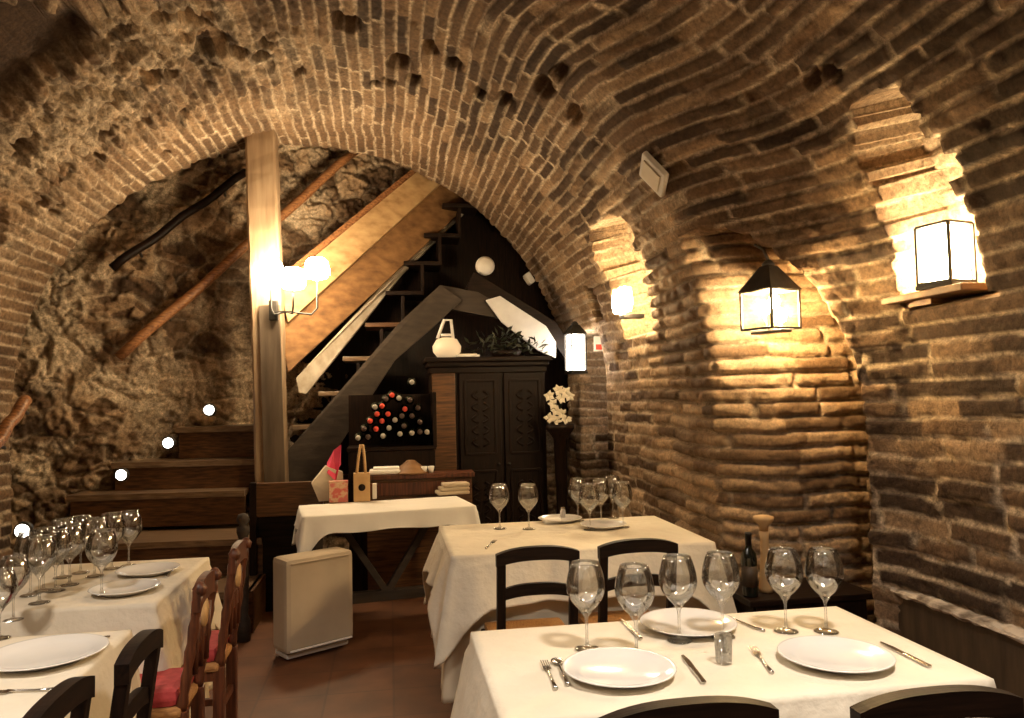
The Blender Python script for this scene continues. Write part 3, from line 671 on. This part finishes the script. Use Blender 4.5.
MB().lathe([(.0385, .05), (.0385, .15)], 24).build('paper_label', 'panel', t); MB().lathe([(.0155, .245), (.0155, .297), (.017, .297), (.017, .31), (0, .3105)], 16).build('foil', 'iron', t)
t = thing('pepper_mill', 'tall light wooden pepper mill with a wide flared head', 'pepper mill', (ony(767, 560, 3.6).x, 3.62, .501))
MB().lathe([(0, 0), (.034, 0), (.036, .02), (.028, .08), (.022, .16), (.021, .26), (.024, .30), (0, .301)], 20).build('body', 'tan', t)
MB().lathe([(0, .301), (.022, .302), (.026, .33), (.048, .355), (.05, .372), (.02, .38), (0, .38)], 20).build('head', 'tan', t)

# ------------------------------------------------------------------ stairs, post and beams
# newel post, leans a little
t = thing('wooden_post', 'tall square wooden post carrying the triple lamp at the stairs', 'post', (ony(276, 560, 6.42).x, 6.42, 0))
top = ony(262, 146, 6.42); base = Vector((ony(276, 560, 6.42).x, 6.42, 0)); tp = (top.x-base.x, 0, top.z)
g = MB(); nseg = 40; hw = .118; vs = []; fs = []
for k in range(nseg+1):
    z = tp[2]*1.03*k/nseg; x = tp[0]*k/nseg
    for (i, j) in ((-1, -.86), (-.86, -1), (.86, -1), (1, -.86), (1, .86), (.86, 1), (-.86, 1), (-1, .86)):
        w2 = hw*(1+.02*math.sin(z*3+i)); vs.append((x+i*w2+random.uniform(-.003, .003), j*w2+random.uniform(-.003, .003), z))
fs = [(k*8+q, k*8+(q+1) % 8, (k+1)*8+(q+1) % 8, (k+1)*8+q) for k in range(nseg) for q in range(8)]+[tuple(range(7, -1, -1)), tuple(nseg*8+q for q in range(8))]
g.add(vs, fs, False); g.build('shaft', 'beam_wood', t); g = MB(); g.bar((.035, -.135, .0), (.035+tp[0]*.6, -.135, 2.28), .16, .03, up=(0, 1, 0)); g.build('shade_board', 'post_shade_wood', t)  # dark board added to stand in for the shade below the lamp
def slab(name, label, cat, pts, y0, y1, mat, bev=True):
    """pts: outline in the picture at depth y0, extruded to y1"""
    sl, x0_ = SL, 275
    P = [ony(px, py, y0+sl*(px-x0_)) for px, py in pts]; c = sum(P, Vector())/len(P)
    n = len(P); v = [p-c for p in P]; v += [q+Vector((0, y1-y0, 0)) for q in v]
    g = MB(); g.add(v, [tuple(range(n)), tuple(range(2*n-1, n-1, -1))]+[(i, i+n, (i+1) % n+n, (i+1) % n) for i in range(n)]); o = g.build(name, mat); o.location = c
    if cat: tag(o, label, cat)
    return o
SL = .0055
slab('stair_beam', 'broad bright wooden beam rising diagonally right of the post', 'beam', [(280, 285), (470, 128), (486, 142), (288, 322)], 6.57, 6.72, 'beam_wood_x')
slab('stair_board', 'brown wooden stringer board directly below the bright diagonal beam', 'beam', [(280, 325), (288, 318), (486, 140), (500, 175), (288, 372)], 6.64, 6.70, 'board_wood')
slab('stair_rail', 'thin reddish handrail running along the top of the diagonal beam', 'rail', [(280, 276), (460, 130), (464, 136), (280, 283)], 6.59, 6.64, 'rail_wood')
slab('plaster_strip', 'whitewashed strip along the lower edge of the brown stringer board', 'plaster strip', [(299, 392), (296, 378), (400, 266), (470, 202), (470, 208), (402, 274), (306, 394)], 6.66, 6.76, 'plaster')
SL = .0024
slab('lower_stringer', 'dark wide plank rising diagonally under the open stair treads', 'beam', [(262, 520), (262, 480), (400, 322), (440, 285), (462, 300), (430, 330), (395, 360), (318, 478), (300, 510)], 6.46, 6.54, 'grey_plank')
SL = 0
slab('tie_beam', 'grey dark beam from the stair apex to the right above the wardrobe', 'beam', [(425, 305), (440, 285), (478, 292), (520, 316), (498, 318), (455, 310)], 6.92, 7.0, 'grey_plank')
slab('rafter', 'dark rafter sloping down right above the white painted slope', 'beam', [(466, 288), (474, 272), (556, 322), (584, 366), (576, 374), (548, 334)], 6.93, 7.05, 'dark_wood_h')
slab('painted_slope', 'white painted slope under the dark rafter above the wardrobe', 'board', [(486, 300), (500, 296), (546, 326), (556, 342), (556, 358), (538, 350), (502, 322)], 6.86, 6.90, 'white_plaster')
# open treads of the upper flight
st = thing('upper_flight', 'steep upper flight of dark open steps behind the wine bottles', 'stairs', (0, 6.75, 0))
tr = [(316, 425), (342, 391), (366, 356), (388, 322), (408, 290), (426, 260), (446, 232), (464, 202)]
for px, py in tr:
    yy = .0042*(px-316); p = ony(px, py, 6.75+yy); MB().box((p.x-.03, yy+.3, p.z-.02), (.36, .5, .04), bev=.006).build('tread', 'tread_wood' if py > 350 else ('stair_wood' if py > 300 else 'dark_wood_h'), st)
    MB().box((p.x+.14, yy+.3, p.z+.12), (.03, .46, .26), bev=.003).build('riser', 'dark_wood', st)
SL = .0026
slab('stair_shade_panel', 'dark panel added as the shade in the void behind the open steps', 'partition', [(290, 470), (290, 360), (440, 190), (500, 180), (590, 300), (590, 400), (430, 480)], 7.26, 7.30, 'dark_wood')  # dark sheet added for the shade under the stair
SL = 0
# winder steps on the left
st = thing('lower_flight', 'wide dark wooden steps climbing from the lower left to the post', 'stairs', (0, 6, 0))
steps = [(.27, 5.25, 5.72, -2.1, -.92), (.53, 5.72, 6.25, -2.35, -.92), (.82, 6.22, 6.62, -2.45, -1.13), (1.045, 6.42, 6.9, -2.2, -1.08), (1.31, 6.6, 7.1, -1.76, -1.0)]
for z, y0, y1, xa, xb in steps:
    sk = .10
    P = [(xa, y0+sk-6), (xb, y0-6), (xb, y1+.5-6), (xa, y1+.5-6)]
    g = MB(); g.prism(P, z-.045, z, 'xy'); g.build('tread', 'tread_wood', st)
    P = [(xa+.02, y0+sk+.03-6), (xb, y0+.03-6), (xb, y0+.06-6), (xa+.02, y0+sk+.06-6)]
    g = MB(); g.prism(P, z-.26, z-.045, 'xy'); g.build('riser', 'stair_wood', st)
    if z < .3: continue
g = MB(); g.prism([(-.94, -.75), (-.90, -.75), (-.90, .4), (-.94, .4)], 0, .27, 'xy'); g.build('side_panel', 'stair_wood', st)
# short newel and low partition beside the side table
def newel(px, y, ztop, label):
    p = ony(px, 520, y); t = thing('short_newel', label, 'post', (p.x, y, 0))
    MB().lathe([(0, 0), (.045, 0), (.045, .12), (.03, .16), (.036, .4), (.028, ztop-.16), (.04, ztop-.12), (.04, ztop-.09), (.02, ztop-.08), (.042, ztop-.045), (.03, ztop-.008), (0, ztop)], 18).build('shaft', 'plaster' if False else 'grey_plank', t)
newel(243, 5.1, .80, 'worn turned newel post at the foot of the stairs behind the tall carved chair')
t = thing('low_partition', 'low brown wooden partition between the stairs and the white side table', 'partition', (ony(288, 500, 5.75).x, 5.75, 0))
MB().box((0, 0, .80), (.5, .06, .24), bev=.006).build('rail', 'stair_wood', t); MB().box((0, .02, .34), (.48, .03, .68)).build('panel', 'dark_wood_h', t)
MB().box((-.24, 0, .46), (.05, .07, .93), bev=.005).build('stile', 'dark_wood', t)

# handrails on the stone wall
def wallrail(name, label, a, b, ya, yb, r, mat):
    A, B = ony(*a, ya), ony(*b, yb); t = thing(name, label, 'handrail', A); D = B-A
    MB().tube([D*(k/12)+Vector((0, 0, .012*math.sin(k*1.3))) for k in range(13)], r, 12).build('rail', mat, t)
    g = MB()
    for k in (.18, .82): q = D*k; g.tube([q, q+Vector((-.02, .16, -.03))], .012, 8)
    g.build('bracket', 'iron', t)
wallrail('handrail', 'round brown wooden handrail climbing the rough stone wall behind the post', (118, 358), (356, 150), 6.55, 7.35, .042, 'rail_wood')
wallrail('handrail', 'dark upper handrail on the stone wall at the left of the post', (112, 268), (246, 172), 6.55, 7.0, .035, 'dark_wood_h')
wallrail('handrail', 'short piece of orange brown handrail at the left edge of the picture', (-12, 455), (26, 400), 5.2, 5.6, .04, 'rail_wood')

# ------------------------------------------------------------------ lamps
tb = ony(287, 312, 6.18)
t = thing('triple_wall_lamp', 'three armed brass lamp with glowing cream shades on the wooden post', 'lamp', tb)
MB().box((-.11, .06, .02), (.07, .05, .16), bev=.01).build('back_plate', 'iron', t)
MB().bar((-.11, .03, 0), (.04, -.02, 0), .028, .016).build('crossbar', 'iron', t)
for q, (px, py) in enumerate(((271, 271), (293, 279), (317, 269))):
    y = 6.14+(.05, -.08, .05)[q]; p = ony(px, py, y)-tb
    MB().tube([(-.02+.02*q, 0, 0), (p.x*.8, p.y*.6, -.02), (p.x, p.y, .03), (p.x, p.y, p.z-.09)], .008, 8).build('arm', 'iron', t)
    MB().lathe([(0, -.10), (.012, -.10), (.012, -.06), (0, -.06)], 10, (p.x, p.y, p.z)).build('candle_holder', 'cream', t)
    g = MB(); g.lathe([(0, -.07), (.075, -.075), (.10, -.04), (.098, .0), (.085, .06), (.06, .085), (0, .09)], 24, (p.x, p.y, p.z)); g.build('lamp_shade', 'shade_glow', t)

def lantern(name, label, loc, w_, h_, rz, glow, bulbs=False, cap=.0, cat='lantern'):
    t = thing(name, label, cat, loc, rz); s = w_/2
    g = MB(); g.box((0, 0, .01), ((w_+.02, w_+.02, .02) if not bulbs else (w_*.4, w_, .014)), bev=.004); g.build('base', 'iron', t)
    g = MB()
    for i in (-1, 1):
        for j in (-1, 1): g.bar((i*s, j*s, .02), (i*s, j*s, h_), .012, .012, up=(0, 1, 0), bev=.002)
    for z in (.025, h_): g.bar((-s, -s, z), (s, -s, z), .012, .012); g.bar((-s, s, z), (s, s, z), .012, .012); g.bar((-s, -s, z), (-s, s, z), .012, .012); g.bar((s, -s, z), (s, s, z), .012, .012)
    g.build('frame', 'iron', t)
    if bulbs:
        g = MB(); g.box((-s+.002, 0, h_/2+.01), (.002, w_-.02, h_-.03)); g.box((s-.002, 0, h_/2+.01), (.002, w_-.02, h_-.03)); g.box((0, -s+.002, h_/2+.01), (w_-.02, .002, h_-.03)); g.build('pane', 'frost', t)
        for (x, y, z) in ((-.05, -.01, .13), (.055, .02, .17), (.03, -.04, .09)):
            g = MB(); g.lathe([(0, -.035), (.022, -.026), (.030, 0), (.022, .028), (0, .042)], 14, (x, y, z)); b = g.build('bulb', glow, t)
            MB().lathe([(0, .02), (.008, .02), (.008, z-.03), (0, z-.028)], 8, (x, y, 0)).build('candle_tube', 'cream', t)
    else:
        g = MB(); g.box((0, 0, h_/2+.01), (w_-.02, w_-.02, h_-.04), bev=.006); g.build('glowing_glass', glow, t)
    if cap:
        g = MB(); g.add([(-s-.012, -s-.012, h_), (s+.012, -s-.012, h_), (s+.012, s+.012, h_), (-s-.012, s+.012, h_), (-.03, -.03, h_+cap), (.03, -.03, h_+cap), (.03, .03, h_+cap), (-.03, .03, h_+cap)], [(3, 2, 1, 0), (0, 1, 5, 4), (1, 2, 6, 5), (2, 3, 7, 6), (3, 0, 4, 7), (4, 5, 6, 7)])
        g.lathe([(.03, h_+cap), (.035, h_+cap+.01), (.015, h_+cap+.03), (0, h_+cap+.035)], 12); g.build('roof', 'iron', t)
    return t
# niche lantern on its plank at the right
pb = onx(952, 286, R_NEAR-.03)
nb = onx(943, 290, 2.36)
t = thing('niche_shelf', 'wooden plank shelf under the bright lantern at the right', 'shelf', (2.36, nb.y, nb.z)); MB().box((.05, 0, -.02), (.34, .50, .03), bev=.006).build('plank', 'board_wood', t); MB().box((.05, .1, -.045), (.22, .2, .03), bev=.004).build('bracket', 'board_wood', t)
lantern('niche_lantern', 'bright square lantern standing on the plank shelf in the right niche', (2.33, nb.y-.06, nb.z-.004), .15, .27, .25, 'niche_glow')
# hanging lantern before the pier
hb = ony(771, 334, 3.62)
t = lantern('hanging_lantern', 'black iron glass lantern hanging before the brick pier with three bulbs', hb, .20, .22, .35, 'lantern_bulb', True, .13)
MB().tube([(0, 0, .38), (-.01, .02, .44), (-.03, .06, .47)], .008, 8).build('hook', 'iron', t)
# sconce in the second niche
sb = vault_hit(640, 322)
t = thing('wall_sconce', 'glowing twin wall sconce in the bright niche over the back table', 'lamp', (sb.x-.12, sb.y, sb.z)); MB().box((.06, 0, .04), (.16, .10, .03), bev=.005).build('base', 'iron', t)
for k in (-1, 1): MB().lathe([(0, 0), (.04, .0), (.055, .06), (.045, .17), (0, .18)], 18, (-.01, k*.07, .07)).build('glowing_shade', 'niche_glow', t)
# white lantern at the far passage
lb = ony(576, 374, 6.62)
lantern('passage_lantern', 'pale lit lantern on the wall right of the white painted slope', (lb.x, 6.62, lb.z), .14, .36, .2, 'cool_glow', cap=.08)
# step lights
for px, py, y, lab in ((209, 410, 6.55, 'small round step light on the top left step'), (168, 443, 6.42, 'small round step light on the middle left step'), (121, 475, 6.3, 'small round step light on the lowest lit step'), (22, 531, 5.0, 'small round light low at the left edge behind the glasses')):
    p = ony(px, py, y); t = thing('step_light', lab, 'light', p, 0, 'step lights'); MB().lathe([(0, 0), (.05, 0), (.055, .03), (0, .035)], 18, (0, .0, 0), axis='y').build('housing', 'iron', t); MB().lathe([(0, -.035), (.03, -.022), (.04, 0), (0, .002)], 16, axis='y').build('lens', 'step_glow', t)
# fixtures on the vault
def fixture(name, label, cat, px, py, size, depth, mat='white_plastic', tilt=0):
    p = vault_hit(px, py); R_ = float(Rx(p.y)); xc = (LX+R_)/2; n = Vector((-(p.x-xc)/((R_-LX)/2)**2, 0, -(p.z-ZS)/(CR-ZS)**2)).normalized()
    yv = Vector((0, 1, 0)); xv = yv.cross(n); rot = Matrix((xv, yv, n)).transposed()
    t = thing(name, label, cat, p+n*.02); t.rotation_euler = rot.to_euler(); t.rotation_euler.rotate_axis('Z', tilt)
    MB().box((0, 0, depth/2), (size[0], size[1], depth), bev=.012).build('housing', mat, t); MB().box((0, 0, depth+.004), (size[0]*.7, size[1]*.7, .012), bev=.004).build('lens', 'cream', t); return t
fixture('emergency_light', 'white square emergency light fixed on the brick vault', 'emergency light', 659, 171, (.20, .21), .035, tilt=.4)
fixture('smoke_sensor', 'small white box fixed on the vault near its dark edge', 'sensor', 533, 276, (.12, .14), .06)
p = ony(485, 266, 7.0); t = thing('spot_lamp', 'round white spot lamp under the stair apex', 'lamp', p); MB().lathe([(0, -.05), (.06, -.05), (.09, -.01), (.085, .04), (.05, .07), (0, .075)], 22, axis='y').build('housing', 'white_plastic', t); MB().tube([(0, .06, 0), (-.02, .12, .06)], .012, 8).build('bracket', 'iron', t)

# ------------------------------------------------------------------ wardrobe and its top things
wl = ony(428, 420, 6.55).x; wr = ony(550, 420, 6.55).x; ww = wr-wl; wz = ony(490, 357, 6.55).z
t = thing('wardrobe', 'tall dark carved wooden wardrobe at the back of the cellar', 'wardrobe', ((wl+wr)/2, 6.75, 0))
MB().box((0, .03, wz/2-.03), (ww-.06, .40, wz-.06), bev=.006).build('body', 'dark_wood', t)
g = MB(); g.box((0, 0, wz-.02), (ww+.04, .52, .04), bev=.01); g.box((0, .01, wz-.06), (ww, .47, .045), bev=.012); g.box((0, .02, wz-.11), (ww-.04, .44, .05), bev=.006); g.build('cornice', 'dark_wood_h', t)
MB().box((0, .01, .06), (ww, .46, .12), bev=.01).build('plinth', 'dark_wood_h', t)
MB().box((-ww/2+.14, -.175, wz/2), (.2, .03, wz-.26), bev=.008).build('side_panel', 'stair_wood', t)
for i, (cx, dw) in enumerate(((-.08, .36), (.31, .36))):
    dr = MB().box((cx, -.185, wz/2), (dw, .03, wz-.28), bev=.006).build('door', 'dark_wood', t)
    for zc, hh in ((wz*.72, wz*.34), (wz*.30, wz*.34)):
        g = MB(); 
        for (a, b) in (((cx-dw/2+.05, zc-hh/2), (cx+dw/2-.05, zc-hh/2)), ((cx-dw/2+.05, zc+hh/2), (cx+dw/2-.05, zc+hh/2)), ((cx-dw/2+.05, zc-hh/2), (cx-dw/2+.05, zc+hh/2)), ((cx+dw/2-.05, zc-hh/2), (cx+dw/2-.05, zc+hh/2))):
            g.bar((a[0], -.205, a[1]), (b[0], -.205, b[1]), .02, .02, up=(0, 1, 0))
        for k in range(5):
            for q in (-1, 1):
                g.tube([(cx+q*(.02+.05*abs(math.sin(s_*.5))), -.206, zc-hh*.4+hh*.16*k+.012*s_) for s_ in range(7)], .010, 6)
        g.build('carved_panel', 'dark_wood', dr)
    MB().lathe([(0, -.03), (.014, -.025), (.008, 0)], 12, (cx+(dw/2-.03)*(1 if i == 0 else -1), -.2, wz*.5), axis='y').build('knob', 'iron', dr)
tt = wz+.001
p = ony(447, 346, 6.6); t = thing('glass_jar', 'round pale lit jar at the left end on top of the wardrobe', 'jar', (p.x, 6.62, tt)); MB().lathe([(0, 0), (.08, 0), (.12, .05), (.125, .10), (.09, .16), (.05, .175), (0, .175)], 24, sy=.9).build('body', 'jar_glow', t)
g = MB(); g.tube([(-.08, 0, .17), (-.02, .0, .33), (.04, 0, .33), (.055, 0, .17)], .014, 8); g.tube([(-.05, 0, .2), (.04, 0, .2)], .012, 8); g.build('handle', 'white_plaster', t)
p = ony(465, 352, 6.6); t = thing('white_tray', 'narrow white tray beside the pale jar on the wardrobe', 'tray', (p.x+.02, 6.60, tt)); MB().box((0, 0, .012), (.2, .14, .02), bev=.006).build('tray', 'white_plaster', t); MB().box((0, 0, .026), (.16, .1, .008)).build('rim', 'cream', t)
t = thing('dried_plants', 'dark dried foliage heaped on top of the wardrobe', 'plant', (ony(507, 352, 6.65).x, 6.72, tt)); g = MB(); rd = random.Random(5)
for k in range(150):
    a = rd.uniform(0, 6.28); r = rd.uniform(.02, .36); h = rd.uniform(.0, .24)*(1-r*1.2); c = Vector((r*math.cos(a), r*math.sin(a)*.45, .02+h)); d = Vector((rd.uniform(-1, 1), rd.uniform(-1, 1), rd.uniform(-.2, 1))).normalized(); e = d.cross(Vector((rd.uniform(-1, 1), .3, .5))).normalized()
    g.add([c, c+d*.04+e*.015, c+d*.085, c+d*.04-e*.015], [(0, 1, 2, 3)])
g.build('leaves', 'leaf', t); MB().lathe([(0, 0), (.11, 0), (.15, .06), (.14, .06), (0, .02)], 20, sy=.8).build('bowl', 'dark_wood', t)

# flowers on a stand
p = ony(560, 424, 6.3); t = thing('flower_stand', 'narrow dark pedestal under the white flowers right of the wardrobe', 'pedestal', (p.x, 6.3, 0)); h = p.z
MB().lathe([(0, 0), (.13, 0), (.13, .04), (.06, .10), (.045, h*.5), (.06, h-.12), (.12, h-.04), (.12, h-.003), (0, h-.003)], 20).build('column', 'dark_wood', t)
t = thing('white_flowers', 'spray of white flowers arching from a dark vase beside the wardrobe', 'flowers', (p.x, 6.3, h)); MB().lathe([(0, 0), (.04, 0), (.055, .04), (.03, .09), (.035, .1), (0, .1)], 16).build('vase', 'iron', t)
stm = MB(); blooms = []
for (px, py) in ((566, 392), (558, 390), (549, 396), (553, 404), (556, 411), (562, 414), (549, 418), (566, 419), (556, 420), (569, 396), (561, 398)):
    q = ony(px, py, 6.26)-Vector((p.x, 6.3, h)); stm.tube([(0, 0, .08), (q.x*.4, q.y*.5, q.z*.7+.05), tuple(q)], .004, 5); blooms.append(q)
stm.build('stems', 'leaf', t); rd = random.Random(2)
for q in blooms:
    g = MB()
    for k in range(5):
        a = 2*PI*k/5+rd.uniform(0, 1); d = Vector((math.cos(a), -.3, math.sin(a))); e = Vector((-math.sin(a), 0, math.cos(a))); g.add([q, q+d*.022+e*.02, q+d*.052, q+d*.022-e*.02, q+d*.03+Vector((0, -.012, 0))], [(0, 1, 4), (1, 2, 4), (2, 3, 4), (3, 0, 4)], True)
    g.build('bloom', 'petal', t)

# ------------------------------------------------------------------ wine rack and bottles
ry = 6.12
rb = ony(392, 446, ry); t = thing('bottle_rack', 'dark wooden rack holding the lying wine bottles under the stair', 'rack', (rb.x, ry, 0)); z0 = rb.z
w2 = .34
MB().box((0, .15, z0-.02), (.70, .34, .03), bev=.004).build('shelf', 'dark_wood_h', t); MB().box((.34, .15, z0+.2), (.03, .34, .44), bev=.004).build('side', 'dark_wood', t)
MB().box((0, .15, .39), (.68, .32, 2*(z0-.43)), bev=.004).build('cupboard', 'dark_wood', t); MB().box((0, .32, z0+.2), (.70, .02, .42)).build('back_panel', 'dark_wood', t)
caps = [(392, 395, 'r'), (399, 398, 'g'), (412, 382, 'g'), (375, 407, 'g'), (382, 406, 'r'), (405, 409, 'r'), (377, 414, 'r'), (388, 414, 'r'), (370, 421, 'r'), (382, 421, 'r'), (395, 420, 'g'), (364, 429, 'd'), (376, 429, 'r'), (389, 428, 'g'),
        (358, 438, 'g'), (368, 437, 'd'), (383, 436, 'g'), (400, 434, 'g'), (412, 433, 'g'), (427, 432, 'g'), (420, 432, 'd'), (404, 426, 'd'), (386, 399, 'd'), (410, 400, 'd'), (418, 408, 'd'), (412, 416, 'd'), (402, 416, 'd'), (420, 422, 'd')]
BM_ = MB().lathe(bottle_prof(), 16, axis='y').mesh('bottle'); BM_.materials.append(M['bottle'])
FM = {}
for c_, mt in (('r', 'cap_red'), ('g', 'cap_grey'), ('d', 'cap_dark')): m_ = MB().lathe([(.0155, .25), (.0205, .285), (.0205, .312), (0, .313)], 14, axis='y').mesh('foil'); m_.materials.append(M[mt]); FM[c_] = m_
cn = {'r': 'red capped', 'g': 'pale capped', 'd': 'dark capped'}
for px, py, c_ in caps:
    p = ony(px, py, ry-.03)
    t = thing('wine_bottle', cn[c_]+' wine bottle lying in the pile under the stair', 'bottle', (p.x, ry+.28, p.z), PI, 'lying wine bottles with '+{'r': 'red', 'g': 'pale', 'd': 'dark'}[c_]+' caps')
    link('body', BM_, None, t); link('foil', FM[c_], None, t)

# counter with small things behind the side table
cp = ony(420, 474, 5.85); t = thing('low_counter', 'low reddish brown wooden counter behind the white side table', 'counter', (cp.x, 5.98, 0)); cz = cp.z; cw = .84
MB().box((0, 0, cz-.02), (cw, .22, .035), bev=.005).build('top', 'red_wood', t); MB().box((0, .01, cz/2-.02), (cw-.04, .18, cz-.045)).build('body', 'stair_wood', t); MB().box((0, -.095, cz-.11), (cw-.06, .02, .10), bev=.004).build('drawer', 'red_wood', t)
p = ony(385, 472, 5.95); t = thing('cloth_bundle', 'flat white cloth bundle at the left end of the low counter', 'cloth', (p.x, 5.97, cz-.002)); MB().box((0, 0, .02), (.24, .16, .035), bev=.015).build('lower_fold', 'linen_white', t); MB().box((.01, 0, .045), (.20, .13, .02), bev=.009).build('upper_fold', 'linen_white', t)
p = ony(411, 472, 5.95); g = MB(); g.lathe([(0, .10), (.03, .098), (.09, .05), (.13, .012), (.14, 0), (.13, 0), (0, .09)], 24); o = g.build('basket', 'board_wood'); o.location = (p.x, 5.98, cz-.001); tag(o, 'brown upturned shallow basket on the low counter', 'basket')
for px in (424, 431): p = ony(px, 470, 5.95); g = MB(); g.lathe([(0, 0), (.018, 0), (.026, .05), (.024, .05), (.016, .004), (0, .004)], 16); o = g.build('cup', 'ceramic'); o.location = (p.x, 5.93, cz); tag(o, 'small white cup on the low counter, '+('left' if px == 424 else 'right')+' one of the pair', 'cup', 'small cups on the counter')

# gifts on the side table
zt2 = .784
def at_st(px, py): p = onz(px, py, zt2); return p
p = at_st(337, 500); t = thing('gift_bag', 'white paper bag with bright pink tissue on the side table', 'bag', (p.x-.02, p.y+.02, zt2), .1)
g = MB(); g.add([(-.11, -.05, 0), (.07, -.05, 0), (.07, .05, 0), (-.11, .05, 0), (-.16, -.06, .13), (.06, -.05, .2), (.06, .05, .2), (-.16, .06, .13), (-.06, -.05, .25), (-.06, .05, .25)], [(3, 2, 1, 0), (0, 1, 5, 8, 4), (1, 2, 6, 5), (2, 3, 7, 9, 6), (3, 0, 4, 7), (4, 8, 9, 7), (8, 5, 6, 9)]); g.build('paper', 'cream', t)
g = MB(); g.add([(-.05, -.06, .20), (.01, -.065, .14), (.035, -.06, .24), (.05, -.03, .40), (.0, .0, .36), (-.05, .02, .27), (.05, .03, .25)], [(0, 1, 2, 3, 4), (0, 4, 5), (2, 6, 3), (3, 6, 5, 4)]); g.build('tissue', 'pink', t)
p = at_st(341, 500); t = thing('gift_box', 'small pink and gold patterned box before the white bag', 'box', (p.x-.01, p.y-.10, zt2), .05); MB().box((0, 0, .07), (.13, .07, .14), bev=.003).build('box', 'pink_pattern', t); MB().box((0, 0, .144), (.135, .075, .012), bev=.003).build('lid', 'pink_pattern', t)
p = at_st(358, 500); t = thing('bottle_bag', 'tan paper bottle bag with a tall looped handle on the side table', 'bag', (p.x+.03, p.y-.06, zt2), .05)
MB().box((0, 0, .10), (.115, .08, .20), bev=.004).build('bag', 'tan', t); MB().lathe([(0, -.002), (.025, -.002), (.025, .002), (0, .002)], 16, (0, -.042, .10), axis='y').build('emblem', 'dark_wood', t)
MB().tube([(-.035, -.02, .19), (-.02, -.02, .32), (-.005, -.02, .40), (.01, -.02, .40), (.02, -.02, .32), (.028, -.02, .19)], .010, 8).build('handle', 'tan', t)
p = at_st(452, 494); t = thing('folded_linens', 'rumpled heap of pale patterned cloth at the right end of the side table', 'cloth', (p.x, p.y-.02, zt2), .1)
for k in range(3): MB().box((.012*k, 0, .018+.028*k), (.24-.02*k, .16-.01*k, .027), bev=.012).build('fold', 'cover_cloth', t)
g = MB(); p = at_st(372, 498); g.box((0, 0, .055), (.03, .05, .11), bev=.004); o = g.build('white_carton', 'linen_white'); o.location = (p.x+.02, p.y-.04, zt2); tag(o, 'narrow white carton right of the tan bottle bag', 'carton')

# covered heater
a = Vector((-.60, 4.57)); b = Vector((-.23, 4.81)); an = math.atan2(b.y-a.y, b.x-a.x); L2 = (b-a).length
t = thing('covered_heater', 'boxy heater under a beige fitted cover standing on the floor', 'heater', (a.x, a.y, 0), an)
g = MB(); g.box((L2/2, .10, .32), (L2, .19, .54), bev=.03); g.build('cover', 'cover_cloth', t); g = MB(); g.bar((.03, -.004, .565), (L2-.03, -.004, .565), .008, .008); g.build('seam', 'cover_cloth', t); g = MB(); g.bar((.02, -.004, .07), (L2-.02, -.004, .07), .008, .012); g.build('hem', 'linen_white', t)
MB().box((L2/2, .12, .03), (L2-.04, .16, .03), bev=.01).build('foot', 'white_plastic', t)
for i in (.06, L2-.06):
    g = MB(); g.lathe([(0, -.02), (.02, -.02), (.02, .02), (0, .02)], 12, (i, .12, .018), axis='y'); g.build('caster', 'iron', t)
p = ony(600, 344, 6.9); t = thing('wall_notice', 'small cream and red notice high beside the pale lantern', 'notice', (p.x-.02, 6.88, p.z)); MB().box((0, 0, 0), (.09, .02, .14), bev=.003).build('board', 'cream', t); MB().box((0, -.012, -.03), (.06, .004, .05)).build('red_mark', 'cap_red', t)
# ------------------------------------------------------------------ assumed ceiling lamps out of view (bodies added to the area lights)
for k, (x, y, z, p_) in enumerate(ASSUMED_LAMPS):
    t = thing('assumed_ceiling_lamp', ('assumed flush round ceiling lamp over the left tables, out of view', 'assumed flush round ceiling lamp over the right tables, out of view', 'assumed flush round ceiling lamp behind the camera, out of view')[k], 'lamp', (x, y, z), 0, 'assumed ceiling lamps'); MB().lathe([(0, 0), (.17, 0), (.17, -.05), (0, -.06)], 24).build('housing', 'iron', t)
